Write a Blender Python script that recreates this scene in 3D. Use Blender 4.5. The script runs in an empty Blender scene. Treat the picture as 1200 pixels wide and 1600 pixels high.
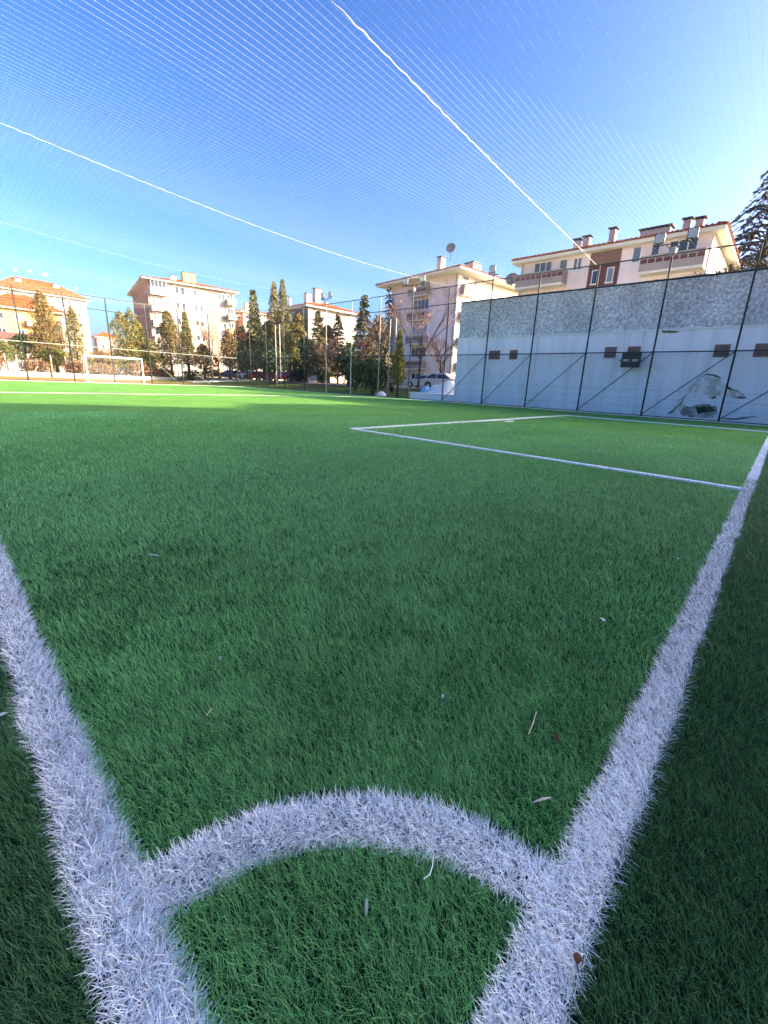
import bpy, bmesh, math, random
import numpy as np
from mathutils import Vector, Matrix, noise
random.seed(7); rng=np.random.default_rng(11)
R=math.radians; PI=math.pi
scene=bpy.context.scene; col=scene.collection
# ---------------------------------------------------------------- camera
cam=bpy.data.cameras.new('camera'); camo=bpy.data.objects.new('camera',cam); col.objects.link(camo)
FPX=645.065; YAW,PITCH,ROLL=R(42.108),R(-15.255),R(2.585)
CAM=Vector((-0.0747,-0.0961,1.0))
fw=Vector((math.cos(PITCH)*math.cos(YAW),math.cos(PITCH)*math.sin(YAW),math.sin(PITCH)))
r0=Vector((math.sin(YAW),-math.cos(YAW),0)); u0=r0.cross(fw)
r2=r0*math.cos(ROLL)+u0*math.sin(ROLL); u2=-r0*math.sin(ROLL)+u0*math.cos(ROLL)
M=Matrix((r2,u2,-fw)).transposed().to_4x4(); M.translation=CAM; camo.matrix_world=M
cam.sensor_fit='HORIZONTAL'; cam.sensor_width=36; cam.lens=FPX/1200*36
cam.shift_x=-14.19/1200; cam.shift_y=-23.69/1200; cam.clip_start=.05; cam.clip_end=6000
scene.camera=camo
# ---------------------------------------------------------------- light
SUN_AZ,SUN_EL=-52.0,22.5
w=bpy.data.worlds.new('World'); scene.world=w; w.use_nodes=True
nt=w.node_tree; nt.nodes.clear()
sky=nt.nodes.new('ShaderNodeTexSky'); sky.sky_type='NISHITA'; sky.sun_disc=False
sky.sun_elevation=R(SUN_EL); sky.sun_rotation=R(90-SUN_AZ)
sky.altitude=900; sky.air_density=.9; sky.dust_density=8.5; sky.ozone_density=2.8
bg=nt.nodes.new('ShaderNodeBackground'); bg.inputs[1].default_value=.095
wo=nt.nodes.new('ShaderNodeOutputWorld')
gm=nt.nodes.new('ShaderNodeGamma'); gm.inputs[1].default_value=1.33
hs=nt.nodes.new('ShaderNodeHueSaturation'); hs.inputs['Saturation'].default_value=1.13; hs.inputs['Hue'].default_value=.505
nt.links.new(sky.outputs[0],gm.inputs[0]); nt.links.new(gm.outputs[0],hs.inputs['Color']); nt.links.new(hs.outputs[0],bg.inputs[0]); nt.links.new(bg.outputs[0],wo.inputs[0])
sl=bpy.data.lights.new('sun','SUN'); so=bpy.data.objects.new('sun',sl); col.objects.link(so)
sl.energy=5.0; sl.angle=R(.5); sl.color=(1,.80,.52)
sd=Vector((math.cos(R(SUN_AZ))*math.cos(R(SUN_EL)),math.sin(R(SUN_AZ))*math.cos(R(SUN_EL)),math.sin(R(SUN_EL))))
so.rotation_euler=sd.to_track_quat('Z','Y').to_euler(); so.location=sd*60
vs=scene.view_settings; vs.view_transform='Standard'; vs.look='None'; vs.gamma=1; vs.use_curve_mapping=False
vs.exposure=1.92
# ---------------------------------------------------------------- helpers
def tag(o,label=None,cat=None,group=None,kind=None):
    if label:o['label']=label
    if cat:o['category']=cat
    if group:o['group']=group
    if kind:o['kind']=kind
    return o
def empty(name,loc=(0,0,0),rz=0):
    o=bpy.data.objects.new(name,None); col.objects.link(o); o.location=loc; o.rotation_euler=(0,0,rz); o.empty_display_size=.3; return o
class MB:
    def __init__(s): s.v=[]; s.f=[]; s.c=[]; s.col=False
    def add(s,vs,fs,c=None):
        b=len(s.v); s.v+= [tuple(p) for p in vs]; s.f+=[tuple(b+i for i in f) for f in fs]
        if c is not None: s.col=True
        s.c+=[c or (1,1,1)]*len(fs); return s
    def box(s,x0,x1,y0,y1,z0,z1,c=None):
        return s.add([(x0,y0,z0),(x1,y0,z0),(x1,y1,z0),(x0,y1,z0),(x0,y0,z1),(x1,y0,z1),(x1,y1,z1),(x0,y1,z1)],
            [(0,3,2,1),(4,5,6,7),(0,1,5,4),(1,2,6,5),(2,3,7,6),(3,0,4,7)],c)
    def tube(s,pts,r,n=6,c=None,cap=True):
        pts=[Vector(p) for p in pts]; rs=r if isinstance(r,(list,tuple)) else [r]*len(pts)
        vs=[];fs=[]
        for i,p in enumerate(pts):
            d=(pts[min(i+1,len(pts)-1)]-pts[max(i-1,0)]); d=d.normalized() if d.length>1e-9 else Vector((0,0,1))
            a=d.cross(Vector((0,0,1)) if abs(d.z)<.9 else Vector((1,0,0))).normalized(); b=d.cross(a)
            for k in range(n):
                t=2*PI*k/n+PI/n; vs.append(p+(a*math.cos(t)+b*math.sin(t))*rs[i])
        for i in range(len(pts)-1):
            for k in range(n): fs.append((i*n+k,i*n+(k+1)%n,(i+1)*n+(k+1)%n,(i+1)*n+k))
        if cap and n>2: fs.append(tuple(range(n))); fs.append(tuple(reversed(range((len(pts)-1)*n,len(pts)*n))))
        return s.add(vs,fs,c)
    def prism(s,poly,axis,a,b,c=None):
        n=len(poly)
        def P(u,v,t): return (t,u,v) if axis=='x' else ((u,t,v) if axis=='y' else (u,v,t))
        vs=[P(u,v,a) for u,v in poly]+[P(u,v,b) for u,v in poly]
        return s.add(vs,[tuple(range(n)),tuple(reversed(range(n,2*n)))]+[(i,(i+1)%n,n+(i+1)%n,n+i) for i in range(n)],c)
    def lathe(s,prof,n=16,o=(0,0,0),c=None):
        vs=[];fs=[]
        for r,z in prof:
            for k in range(n): t=2*PI*k/n; vs.append((o[0]+r*math.cos(t),o[1]+r*math.sin(t),o[2]+z))
        for i in range(len(prof)-1):
            for k in range(n): fs.append((i*n+k,i*n+(k+1)%n,(i+1)*n+(k+1)%n,(i+1)*n+k))
        return s.add(vs,fs,c)
    def build(s,name,mat,parent=None,smooth=False,loc=None,bevel=0,fix=True):
        me=bpy.data.meshes.new(name); me.from_pydata(s.v,[],s.f)
        if s.col:
            at=me.color_attributes.new('Col','FLOAT_COLOR','CORNER')
            arr=np.ones((len(me.loops),4),np.float32); k=0
            for f,c in zip(s.f,s.c): arr[k:k+len(f),:3]=c; k+=len(f)
            at.data.foreach_set('color',arr.ravel())
        me.materials.append(mat)
        if fix:
            bm=bmesh.new(); bm.from_mesh(me); bmesh.ops.recalc_face_normals(bm,faces=bm.faces); bm.to_mesh(me); bm.free()
        if smooth: me.polygons.foreach_set('use_smooth',[True]*len(me.polygons))
        o=bpy.data.objects.new(name,me); col.objects.link(o)
        if parent: o.parent=parent
        if loc: o.location=loc
        if bevel:
            m=o.modifiers.new('bevel','BEVEL'); m.width=bevel; m.segments=2; m.limit_method='ANGLE'
        return o
def mat(name,color,rough=.8,spec=.3,metal=0,var=.12,scale=3,bump=0,bscale=20,attr=False,color2=None,stretch=None,alpha=1,emis=None):
    m=bpy.data.materials.new(name); m.use_nodes=True; t=m.node_tree; N=t.nodes; L=t.links
    b=N['Principled BSDF']; b.inputs['Roughness'].default_value=rough; b.inputs['Metallic'].default_value=metal
    b.inputs['Specular IOR Level'].default_value=spec
    tc=N.new('ShaderNodeTexCoord'); src=tc.outputs['Object']
    if stretch:
        mp=N.new('ShaderNodeMapping'); mp.inputs['Scale'].default_value=stretch; L.new(src,mp.inputs[0]); src=mp.outputs[0]
    nz=N.new('ShaderNodeTexNoise'); nz.inputs['Scale'].default_value=scale; nz.inputs['Detail'].default_value=6; nz.inputs['Roughness'].default_value=.65
    L.new(src,nz.inputs['Vector'])
    mr=N.new('ShaderNodeMapRange'); mr.inputs[1].default_value=.3; mr.inputs[2].default_value=.7
    L.new(nz.outputs[0],mr.inputs[0])
    if attr:
        at=N.new('ShaderNodeAttribute'); at.attribute_name='Col'
        mr.inputs[3].default_value=1-var; mr.inputs[4].default_value=1+var
        mx=N.new('ShaderNodeVectorMath'); mx.operation='SCALE'; L.new(at.outputs['Color'],mx.inputs[0]); L.new(mr.outputs[0],mx.inputs['Scale'])
        L.new(mx.outputs[0],b.inputs['Base Color'])
    else:
        c2=color2 or tuple(c*(1-2*var) for c in color); c1=color if color2 else tuple(min(1,c*(1+var*.6)) for c in color)
        mx=N.new('ShaderNodeMix'); mx.data_type='RGBA'; mx.inputs[6].default_value=(*c2,1); mx.inputs[7].default_value=(*c1,1)
        L.new(mr.outputs[0],mx.inputs[0]); L.new(mx.outputs[2],b.inputs['Base Color'])
    if bump:
        bn=N.new('ShaderNodeTexNoise'); bn.inputs['Scale'].default_value=bscale; bn.inputs['Detail'].default_value=5; L.new(src,bn.inputs['Vector'])
        bp=N.new('ShaderNodeBump'); bp.inputs['Strength'].default_value=bump; bp.inputs['Distance'].default_value=.05; L.new(bn.outputs[0],bp.inputs['Height']); L.new(bp.outputs[0],b.inputs['Normal'])
    return m
def S(t): t=max(0,min(1,t)); return t*t*(3-2*t)
def hgt(x,y):
    d=max(x-25.0,y-46.5,0)
    return .7*S((x-18)/15)*S(d/7)
M_={}
M_['steel_dark']=mat('dark_green_steel',(.015,.024,.022),.45,.5,.3,.2,6)
M_['steel_pale']=mat('pale_steel',(.32,.34,.30),.5,.4,0,.15,6)
M_['white_metal']=mat('white_metal',(.78,.78,.76),.4,.5,0,.05,5)
M_['wire']=mat('wire',(.06,.075,.075),.5,.4,.3,.1,3)
M_['nylon']=mat('nylon_net',(.55,.56,.56),.6,.3,0,.05,3)
M_['rope']=mat('white_rope',(.85,.84,.78),.7,.3,0,.1,20)
M_['plaster_white']=mat('painted_plaster',(.84,.86,.88),.85,.2,0,.05,.7,.25,30,color2=(.76,.79,.82))
M_['glass']=mat('window_glass',(.04,.05,.065),.15,.5,0,.3,.6)
M_['frame']=mat('window_frame',(.72,.72,.72),.5,.4,0,.05)
M_['brownframe']=mat('brown_frame',(.30,.16,.125),.6,.3,0,.15,8)
M_['tile_red']=mat('roof_tile',(.34,.075,.03),.95,.05,0,.2,2.5,.6,14,stretch=(1,1,1))
M_['maroon']=mat('maroon_tiles',(.13,.03,.03),.5,.4,0,.2,5)
M_['darkmetal']=mat('dark_metal',(.03,.03,.033),.5,.4,.2,.2,5)
M_['lamp']=mat('lamp_glass',(.45,.46,.42),.15,.6,0,.05,5)
M_['bark']=mat('bark',(.13,.09,.065),.95,.1,0,.35,6,.6,25)
M_['leaf']=mat('foliage',(1,1,1),.7,.25,0,.2,1.5,attr=True)
M_['asphalt']=mat('asphalt',(.16,.155,.15),.9,.2,0,.15,.5,.3,60)
M_['paving']=mat('paving',(.42,.38,.33),.9,.2,0,.12,.8,.2,30)
M_['concrete']=mat('concrete',(.42,.41,.39),.9,.2,0,.15,1.5,.3,20)
M_['rubber']=mat('rubber',(.02,.02,.02),.8,.2,0,.1)
M_['rim']=mat('alloy_rim',(.5,.5,.5),.35,.6,.6,.05)
# ---------------------------------------------------------------- setting
def ground_material():
    m=bpy.data.materials.new('dry_grass_ground'); m.use_nodes=True; t=m.node_tree; N=t.nodes; L=t.links; b=N['Principled BSDF']
    b.inputs['Roughness'].default_value=.95; b.inputs['Specular IOR Level'].default_value=.1
    tc=N.new('ShaderNodeTexCoord'); sp=N.new('ShaderNodeSeparateXYZ'); L.new(tc.outputs['Object'],sp.inputs[0])
    n1=N.new('ShaderNodeTexNoise'); n1.inputs['Scale'].default_value=.35; n1.inputs['Detail'].default_value=8; L.new(tc.outputs['Object'],n1.inputs['Vector'])
    n2=N.new('ShaderNodeTexNoise'); n2.inputs['Scale'].default_value=6; n2.inputs['Detail'].default_value=6; L.new(tc.outputs['Object'],n2.inputs['Vector'])
    # green grass toward +x side, dry brown grass behind the far goal
    mr=N.new('ShaderNodeMapRange'); mr.inputs[1].default_value=12; mr.inputs[2].default_value=24; L.new(sp.outputs[0],mr.inputs[0])
    ad=N.new('ShaderNodeMath'); ad.operation='ADD'; L.new(mr.outputs[0],ad.inputs[0])
    s=N.new('ShaderNodeMath'); s.operation='MULTIPLY_ADD'; s.inputs[1].default_value=1.2; s.inputs[2].default_value=-.6; L.new(n1.outputs[0],s.inputs[0]); L.new(s.outputs[0],ad.inputs[1]); ad.use_clamp=True
    a=N.new('ShaderNodeMix'); a.data_type='RGBA'; a.inputs[6].default_value=(.42,.23,.08,1); a.inputs[7].default_value=(.09,.125,.03,1); L.new(ad.outputs[0],a.inputs[0])
    c=N.new('ShaderNodeMix'); c.data_type='RGBA'; c.blend_type='MULTIPLY'; c.inputs[0].default_value=.7
    cr=N.new('ShaderNodeMapRange'); cr.inputs[1].default_value=.3; cr.inputs[2].default_value=.7; cr.inputs[3].default_value=.45; cr.inputs[4].default_value=1.2; L.new(n2.outputs[0],cr.inputs[0])
    L.new(a.outputs[2],c.inputs[6]); L.new(cr.outputs[0],c.inputs[7]); L.new(c.outputs[2],b.inputs['Base Color'])
    bp=N.new('ShaderNodeBump'); bp.inputs['Strength'].default_value=.8; bp.inputs['Distance'].default_value=.08; L.new(n2.outputs[0],bp.inputs['Height']); L.new(bp.outputs[0],b.inputs['Normal'])
    return m
M_['ground']=ground_material()
def grid_mesh(xs,ys,zf):
    mb=MB(); nx,ny=len(xs),len(ys)
    mb.add([(x,y,zf(x,y)) for y in ys for x in xs],[(j*nx+i,j*nx+i+1,(j+1)*nx+i+1,(j+1)*nx+i) for j in range(ny-1) for i in range(nx-1)])
    return mb
xs=[-4000,-1500,-500,-200,-100,-60,-40]+list(np.linspace(-30,70,101))+[80,95,110,140,180,250,400,900,2000,4000]
ys=[-4000,-1500,-500,-200,-100,-60,-40]+list(np.linspace(-30,90,101))+[100,115,130,160,200,300,600,1500,4000]
tag(grid_mesh(xs,ys,lambda x,y:hgt(x,y)-.03).build('ground',M_['ground'],smooth=True),kind='structure')
def drape(name,x0,x1,y0,y1,m,dz=.02,step=1.0):
    nx=max(2,int((x1-x0)/step)+1); ny=max(2,int((y1-y0)/step)+1)
    return tag(grid_mesh(np.linspace(x0,x1,nx),np.linspace(y0,y1,ny),lambda x,y:hgt(x,y)+dz).build(name,m,smooth=True),kind='structure')
drape('road',26,70,57,64,M_['asphalt'])
drape('pavement',22,30.4,54.2,57,M_['paving'],.06)
drape('parking_area',30.5,41,19,57-.01,M_['asphalt'],.03)
kb=MB()
for i in range(4): x=22+i*2.1; kb.box(x,x+2.09,54.0,54.2,hgt(x,54)-.1,hgt(x,54)+.16)
tag(kb.build('kerb',M_['concrete']),kind='structure')
# turf
LW=.118; F=23.4; L_=45.4
def turf_material():
    m=bpy.data.materials.new('turf_base'); m.use_nodes=True; t=m.node_tree; N=t.nodes; L=t.links; b=N['Principled BSDF']
    b.inputs['Roughness'].default_value=.9; b.inputs['Specular IOR Level'].default_value=.03
    tc=N.new('ShaderNodeTexCoord'); sp=N.new('ShaderNodeSeparateXYZ'); L.new(tc.outputs['Object'],sp.inputs[0])
    def nz(sc,st=None,det=6):
        n=N.new('ShaderNodeTexNoise'); n.inputs['Scale'].default_value=sc; n.inputs['Detail'].default_value=det; n.inputs['Roughness'].default_value=.7
        if st:
            mp=N.new('ShaderNodeMapping'); mp.inputs['Scale'].default_value=st; mp.inputs['Rotation'].default_value=(0,0,R(40)); L.new(tc.outputs['Object'],mp.inputs[0]); L.new(mp.outputs[0],n.inputs['Vector'])
        else: L.new(tc.outputs['Object'],n.inputs['Vector'])
        return n.outputs[0]
    def rmp(o,a,b_,c,d):
        r=N.new('ShaderNodeMapRange'); r.inputs[1].default_value=a; r.inputs[2].default_value=b_; r.inputs[3].default_value=c; r.inputs[4].default_value=d; L.new(o,r.inputs[0]); return r.outputs[0]
    fine=rmp(nz(55,(1,.5,1)),.3,.7,0,1); big=rmp(nz(.5),.3,.7,.82,1.15); mid=rmp(nz(5,(.5,1.6,1)),.3,.7,.8,1.2)
    a=N.new('ShaderNodeMix'); a.data_type='RGBA'; a.inputs[6].default_value=(.065,.21,.06,1); a.inputs[7].default_value=(.215,.455,.095,1); L.new(fine,a.inputs[0])
    # darker run-off strips outside the touch line and the goal line (dark look of turned nap put into the colour)
    mn=N.new('ShaderNodeMath'); mn.operation='MINIMUM'; L.new(sp.outputs[0],mn.inputs[0]); L.new(sp.outputs[1],mn.inputs[1])
    ins=rmp(mn.outputs[0],-.03,.0,.42,1)
    k=N.new('ShaderNodeMath'); k.operation='MULTIPLY'; L.new(big,k.inputs[0]); L.new(mid,k.inputs[1])
    k2=N.new('ShaderNodeMath'); k2.operation='MULTIPLY'; L.new(k.outputs[0],k2.inputs[0]); L.new(ins,k2.inputs[1])
    s=N.new('ShaderNodeVectorMath'); s.operation='SCALE'; L.new(a.outputs[2],s.inputs[0]); L.new(k2.outputs[0],s.inputs['Scale'])
    # rubber infill shows between the modelled blades round the corner; further out the sheet carries the pile itself
    ln_=N.new('ShaderNodeVectorMath'); ln_.operation='LENGTH'; L.new(tc.outputs['Object'],ln_.inputs[0])
    far=rmp(ln_.outputs['Value'],2.2,9,0,1); mf=N.new('ShaderNodeMix'); mf.data_type='RGBA'; mf.inputs[6].default_value=(.022,.05,.022,1)
    L.new(far,mf.inputs[0]); L.new(s.outputs[0],mf.inputs[7]); L.new(mf.outputs[2],b.inputs['Base Color'])
    bp=N.new('ShaderNodeBump'); bp.inputs['Strength'].default_value=.9; bp.inputs['Distance'].default_value=.03; L.new(fine,bp.inputs['Height']); L.new(bp.outputs[0],b.inputs['Normal'])
    return m
turf=grid_mesh(np.linspace(-1.8,F+.1,30),np.linspace(-1.8,L_+.1,50),lambda x,y:0).build('turf_pitch',turf_material()); tag(turf,kind='structure')
M_['line']=mat('white_turf_line',(.85,.86,.88),.8,.2,0,.15,25,.5,60)
def line(pts,wd,z=.004,tall=False):
    mb=MB()
    for (a,b) in zip(pts[:-1],pts[1:]):
        a=Vector(a);b=Vector(b); n=int((b-a).length/.25)+1; d=(b-a).normalized(); p=Vector((-d.y,d.x))
        vs=[]
        for i in range(n+1):
            q=a+(b-a)*i/n; w1=wd/2+random.uniform(-.006,.006); w2=wd/2+random.uniform(-.006,.006)
            vs+=[(q.x+p.x*w1,q.y+p.y*w1,z),(q.x-p.x*w2,q.y-p.y*w2,z)]
        mb.add(vs,[(2*i,2*i+1,2*i+3,2*i+2) for i in range(n)])
        if tall:   # the pile of the line stands proud of the sheet: side faces down to the backing
            lo=[(v[0],v[1],0) for v in vs]; k=len(vs)
            mb.add(vs+lo,[(2*i,2*i+2,k+2*i+2,k+2*i) for i in range(n)]+[(2*i+1,2*i+3,k+2*i+3,k+2*i+1) for i in range(n)])
    return mb
AX,BY,CX=6.05,6.73,18.55
tag(line([(7,0),(F-.12,0)],LW).build('goal_line',M_['line']),kind='structure')
tag(line([(0,7),(0,43.6)],LW,.0045).build('touch_line',M_['line']),kind='structure')
tag(line([(F-.15,0.07),(F-.15,43.6)],.09,.0148,True).build('far_touch_line',M_['line']),kind='structure')
tag(line([(0.06,43.6),(F-.2,43.6)],LW,.02,True).build('far_goal_line',M_['line']),kind='structure')
tag(line([(0.06,23.0),(F-.2,23.0)],LW*.8,.009,True).build('halfway_line',M_['line']),kind='structure')
mb=line([(AX,LW/2),(AX,BY)],.1,.0252,True)
mb2=line([(AX-.05,BY),(CX+.05,BY)],.1,.0296,True); mb3=line([(CX,LW/2),(CX,BY-.05)],.1,.0292,True)
for q in (mb2,mb3): mb.add(q.v,q.f)
mb.box(12.05,12.55,6.19,6.29,.002,.028)
tag(mb.build('penalty_area_line',M_['line'],fix=False),kind='structure')
AR=.618
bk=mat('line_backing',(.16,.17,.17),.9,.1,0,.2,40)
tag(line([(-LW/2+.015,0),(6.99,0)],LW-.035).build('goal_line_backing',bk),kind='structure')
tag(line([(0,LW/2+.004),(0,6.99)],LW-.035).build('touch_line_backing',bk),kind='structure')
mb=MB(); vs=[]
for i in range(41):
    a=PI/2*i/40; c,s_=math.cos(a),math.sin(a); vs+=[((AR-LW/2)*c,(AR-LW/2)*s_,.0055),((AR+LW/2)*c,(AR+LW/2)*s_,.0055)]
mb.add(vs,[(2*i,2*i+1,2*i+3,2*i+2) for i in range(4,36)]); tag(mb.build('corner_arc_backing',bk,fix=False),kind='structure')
# blades ------------------------------------------------------------
def blade_mesh(name,roots,phi,ln,wd,b1,b2,colr,material,label):
    n=len(roots); up=np.array([0,0,1.0])
    dr=np.stack([np.cos(phi),np.sin(phi),np.zeros(n)],1)
    tw=phi+PI/2+rng.normal(0,.35,n); sd_=np.stack([np.cos(tw),np.sin(tw),np.zeros(n)],1)*wd[:,None]*.5
    p0=np.concatenate([roots,np.zeros((n,1))],1)
    p1=p0+ln[:,None]*.5*(np.cos(b1)[:,None]*up+np.sin(b1)[:,None]*dr)
    kink=phi+rng.normal(0,.16,n); dr2=np.stack([np.cos(kink),np.sin(kink),np.zeros(n)],1)
    p2=p1+ln[:,None]*.5*(np.cos(b2)[:,None]*up+np.sin(b2)[:,None]*dr2); p2[:,2]=np.maximum(p2[:,2],.006)
    V=np.stack([p0-sd_,p0+sd_,p1+sd_*.9,p1-sd_*.9,p2+sd_*.35,p2-sd_*.35],1).reshape(-1,3)
    idx=np.arange(n)[:,None]*6
    Fq=np.concatenate([idx+np.array([[0,1,2,3]]),idx+np.array([[3,2,4,5]])],1).reshape(-1,4)
    me=bpy.data.meshes.new(name); me.vertices.add(len(V)); me.vertices.foreach_set('co',V.ravel().astype(np.float32))
    me.loops.add(Fq.size); me.loops.foreach_set('vertex_index',Fq.ravel().astype(np.int32))
    me.polygons.add(len(Fq)); me.polygons.foreach_set('loop_start',(np.arange(len(Fq))*4).astype(np.int32)); me.polygons.foreach_set('loop_total',np.full(len(Fq),4,np.int32))
    me.update(); me.validate()
    at=me.color_attributes.new('Col','FLOAT_COLOR','POINT'); C=np.ones((n,6,4),np.float32); C[:,:,:3]=colr[:,None,:]
    at.data.foreach_set('color',C.ravel()); me.materials.append(material)
    o=bpy.data.objects.new(name,me); col.objects.link(o); tag(o,label,'turf',kind='stuff'); return o
def vnoise(x,y,s,seed=0):
    g=np.random.default_rng(seed).random((64,64)); X=(x*s)%64; Y=(y*s)%64; i=np.floor(X).astype(int); j=np.floor(Y).astype(int); fx=X-i; fy=Y-j
    fx=fx*fx*(3-2*fx); fy=fy*fy*(3-2*fy); i1=(i+1)%64; j1=(j+1)%64
    return g[i,j]*(1-fx)*(1-fy)+g[i1,j]*fx*(1-fy)+g[i,j1]*(1-fx)*fy+g[i1,j1]*fx*fy
RHO=64000.; D1=1.2; DM=13.
def sample(n_try,d0,d1,halfaz,p):
    # ring sample with density RHO*(D1/d)^p for d>D1
    dd=np.linspace(d0,d1,4000); dens=RHO*np.where(dd>D1,(D1/dd)**p,1)*dd*2*halfaz; cdf=np.cumsum(dens)*(dd[1]-dd[0])
    n=int(cdf[-1]); d=np.interp(rng.random(n)*cdf[-1],cdf,dd); a=YAW+rng.uniform(-halfaz,halfaz,n)
    return np.stack([CAM.x+d*np.cos(a),CAM.y+d*np.sin(a)],1),d
PW=1.72
parts=[sample(0,.15,2.2,R(92),PW),sample(0,2.2,DM,R(50),PW)]
RT=np.concatenate([p[0] for p in parts]); D=np.concatenate([p[1] for p in parts]); n0=len(RT)
for _ in range(1):   # the white pile is tufted closer
    parts=[sample(0,.15,2.2,R(92),PW),sample(0,2.2,DM,R(50),PW)]; RT=np.concatenate([RT]+[p[0] for p in parts]); D=np.concatenate([D]+[p[1] for p in parts])
extra=np.arange(len(RT))>=n0
ok=(RT[:,0]>-1.75)&(RT[:,1]>-1.75)&(RT[:,0]<F-.1); RT=RT[ok]; D=D[ok]; extra=extra[ok]; x,y=RT[:,0],RT[:,1]
jit=(vnoise(x,y,7,5)-.5)*.022
rr=np.hypot(x,y); h_=.052
white=((np.abs(x+jit)<h_)&(y>-h_))|((np.abs(y+jit)<h_)&(x>-h_))|((np.abs(rr-AR+jit)<h_)&(x>0)&(y>0))
white|=((np.abs(x-AX)<.05)&(y>0)&(y<BY+.05))|((np.abs(y-BY)<.05)&(x>AX-.05)&(x<CX+.05))|((np.abs(x-CX)<.05)&(y>0)&(y<BY))
near_line=((x>-h_)&(x<h_+.006)&(y>-h_))|((y>-h_)&(y<h_+.006)&(x>-h_))|((np.abs(rr-AR)<h_+.010)&(x>0)&(y>0))
keep=(~extra|white)&~(near_line&~white); RT=RT[keep]; D=D[keep]; x=x[keep]; y=y[keep]; rr=rr[keep]; white=white[keep]; n=len(x)
out=(x<-h_)|(y<-h_)
base=vnoise(x,y,.5,1)*PI*.9+vnoise(x,y,9,2)*1.6
phi=base+rng.normal(0,1.15,n)
# pile combed: touch line blades fall toward +x, arc toward the corner, goal line toward +y / random
tl=white&(np.abs(x)<h_); gl=white&(np.abs(y)<h_)&~tl; ar=white&(np.abs(rr-AR)<h_)&~tl&~gl
phi=np.where(tl,np.where(rng.random(n)<np.clip(.25-x/h_*.5,.1,.8),rng.normal(PI,1.0,n),rng.normal(-.35,.9,n)),phi); phi=np.where(gl,rng.normal(2.5,1.3,n),phi)
phi=np.where(ar,np.where(rng.random(n)<np.clip((rr-AR+.052)/.104,0,1)**2*.75,np.arctan2(y,x)+rng.normal(0,1.1,n),np.arctan2(-y,-x)+rng.normal(0,.9,n)),phi)
grow=np.maximum(D/D1,1)**.66
ln=np.where(white,rng.uniform(.022,.039,n),rng.uniform(.024,.044,n))*np.maximum(D/4,1)**.2; wd=.00088*rng.uniform(.7,1.3,n)*grow; wd=np.where(white,wd*1.6,wd)
b1=R(5)+rng.random(n)*R(38); b2=b1+R(8)+rng.random(n)*R(34); wt=rng.random(n); b1=np.where(white,R(22)+wt*R(38),b1); b2=np.where(white,R(48)+wt*R(36),b2); b2=np.where(out,b1+R(5)+rng.random(n)*R(30),b2)
v=rng.random(n)[:,None]; pat=(.88+.22*vnoise(x,y,1.4,3)+.12*(vnoise(x,y,.35,9)-.5)+.14*(vnoise(x,y,11,6)-.5))[:,None]
g=(np.array([.07,.255,.095])*(1-v)+np.array([.26,.60,.19])*v)*pat
dry=rng.random(n)<.012; g[dry]=np.array([.13,.24,.10])
g=np.where(out[:,None],g*.47,g)  # run-off blades carry the turned nap's dark look as colour
wc=np.array([.98,.96,.93])*rng.uniform(.85,1.05,n)[:,None]; wc*=(.90+.16*vnoise(x,y,3.1,12)+.12*(vnoise(x,y,14,13)-.5))[:,None]; wc[rng.random(n)<.05]*=.4
def turf_blade_mat(name,rough,trans):
    m=mat(name,(1,1,1),rough,.38,0,.1,40,attr=True); t=m.node_tree; b=t.nodes['Principled BSDF']
    tr=t.nodes.new('ShaderNodeBsdfTranslucent'); mx=t.nodes.new('ShaderNodeMixShader'); mx.inputs[0].default_value=trans
    t.links.new(b.inputs['Base Color'].links[0].from_socket,tr.inputs['Color']); out=t.nodes['Material Output']
    t.links.new(b.outputs[0],mx.inputs[1]); t.links.new(tr.outputs[0],mx.inputs[2]); t.links.new(mx.outputs[0],out.inputs['Surface']); return m
q=~white
blade_mesh('turf_grass',RT[q],phi[q],ln[q],wd[q],b1[q],b2[q],g[q],turf_blade_mat('green_pile',.42,.38),'green artificial turf blades covering the pitch')
q=white&(rng.random(n)<.75)
blade_mesh('line_grass',RT[q],phi[q],ln[q]*1.05,wd[q],b1[q],b2[q],wc[q],turf_blade_mat('white_pile',.45,.12),'white artificial turf blades of the pitch lines')
# black rubber crumb lying in the pile
gn=5200; gd=rng.random(gn)**.7*4.2+.2; ga=YAW+rng.uniform(-1,1,gn)*R(80); gx=CAM.x+gd*np.cos(ga); gy=CAM.y+gd*np.sin(ga); gk=vnoise(gx,gy,2.3,21)>.42; gx,gy=gx[gk],gy[gk]
mb=MB()
for a,b_ in zip(gx,gy):
    s=random.uniform(.0008,.0019); z=random.uniform(.012,.03)
    mb.add([(a-s,b_,z),(a,b_-s,z),(a+s,b_,z),(a,b_+s*.8,z),(a,b_,z+s),(a,b_,z-s)],[(0,1,4),(1,2,4),(2,3,4),(3,0,4),(1,0,5),(2,1,5),(3,2,5),(0,3,5)])
tag(mb.build('rubber_crumb',M_['rubber'],None,fix=False),'black rubber crumb scattered in the artificial turf','rubber crumb',kind='stuff')

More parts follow.
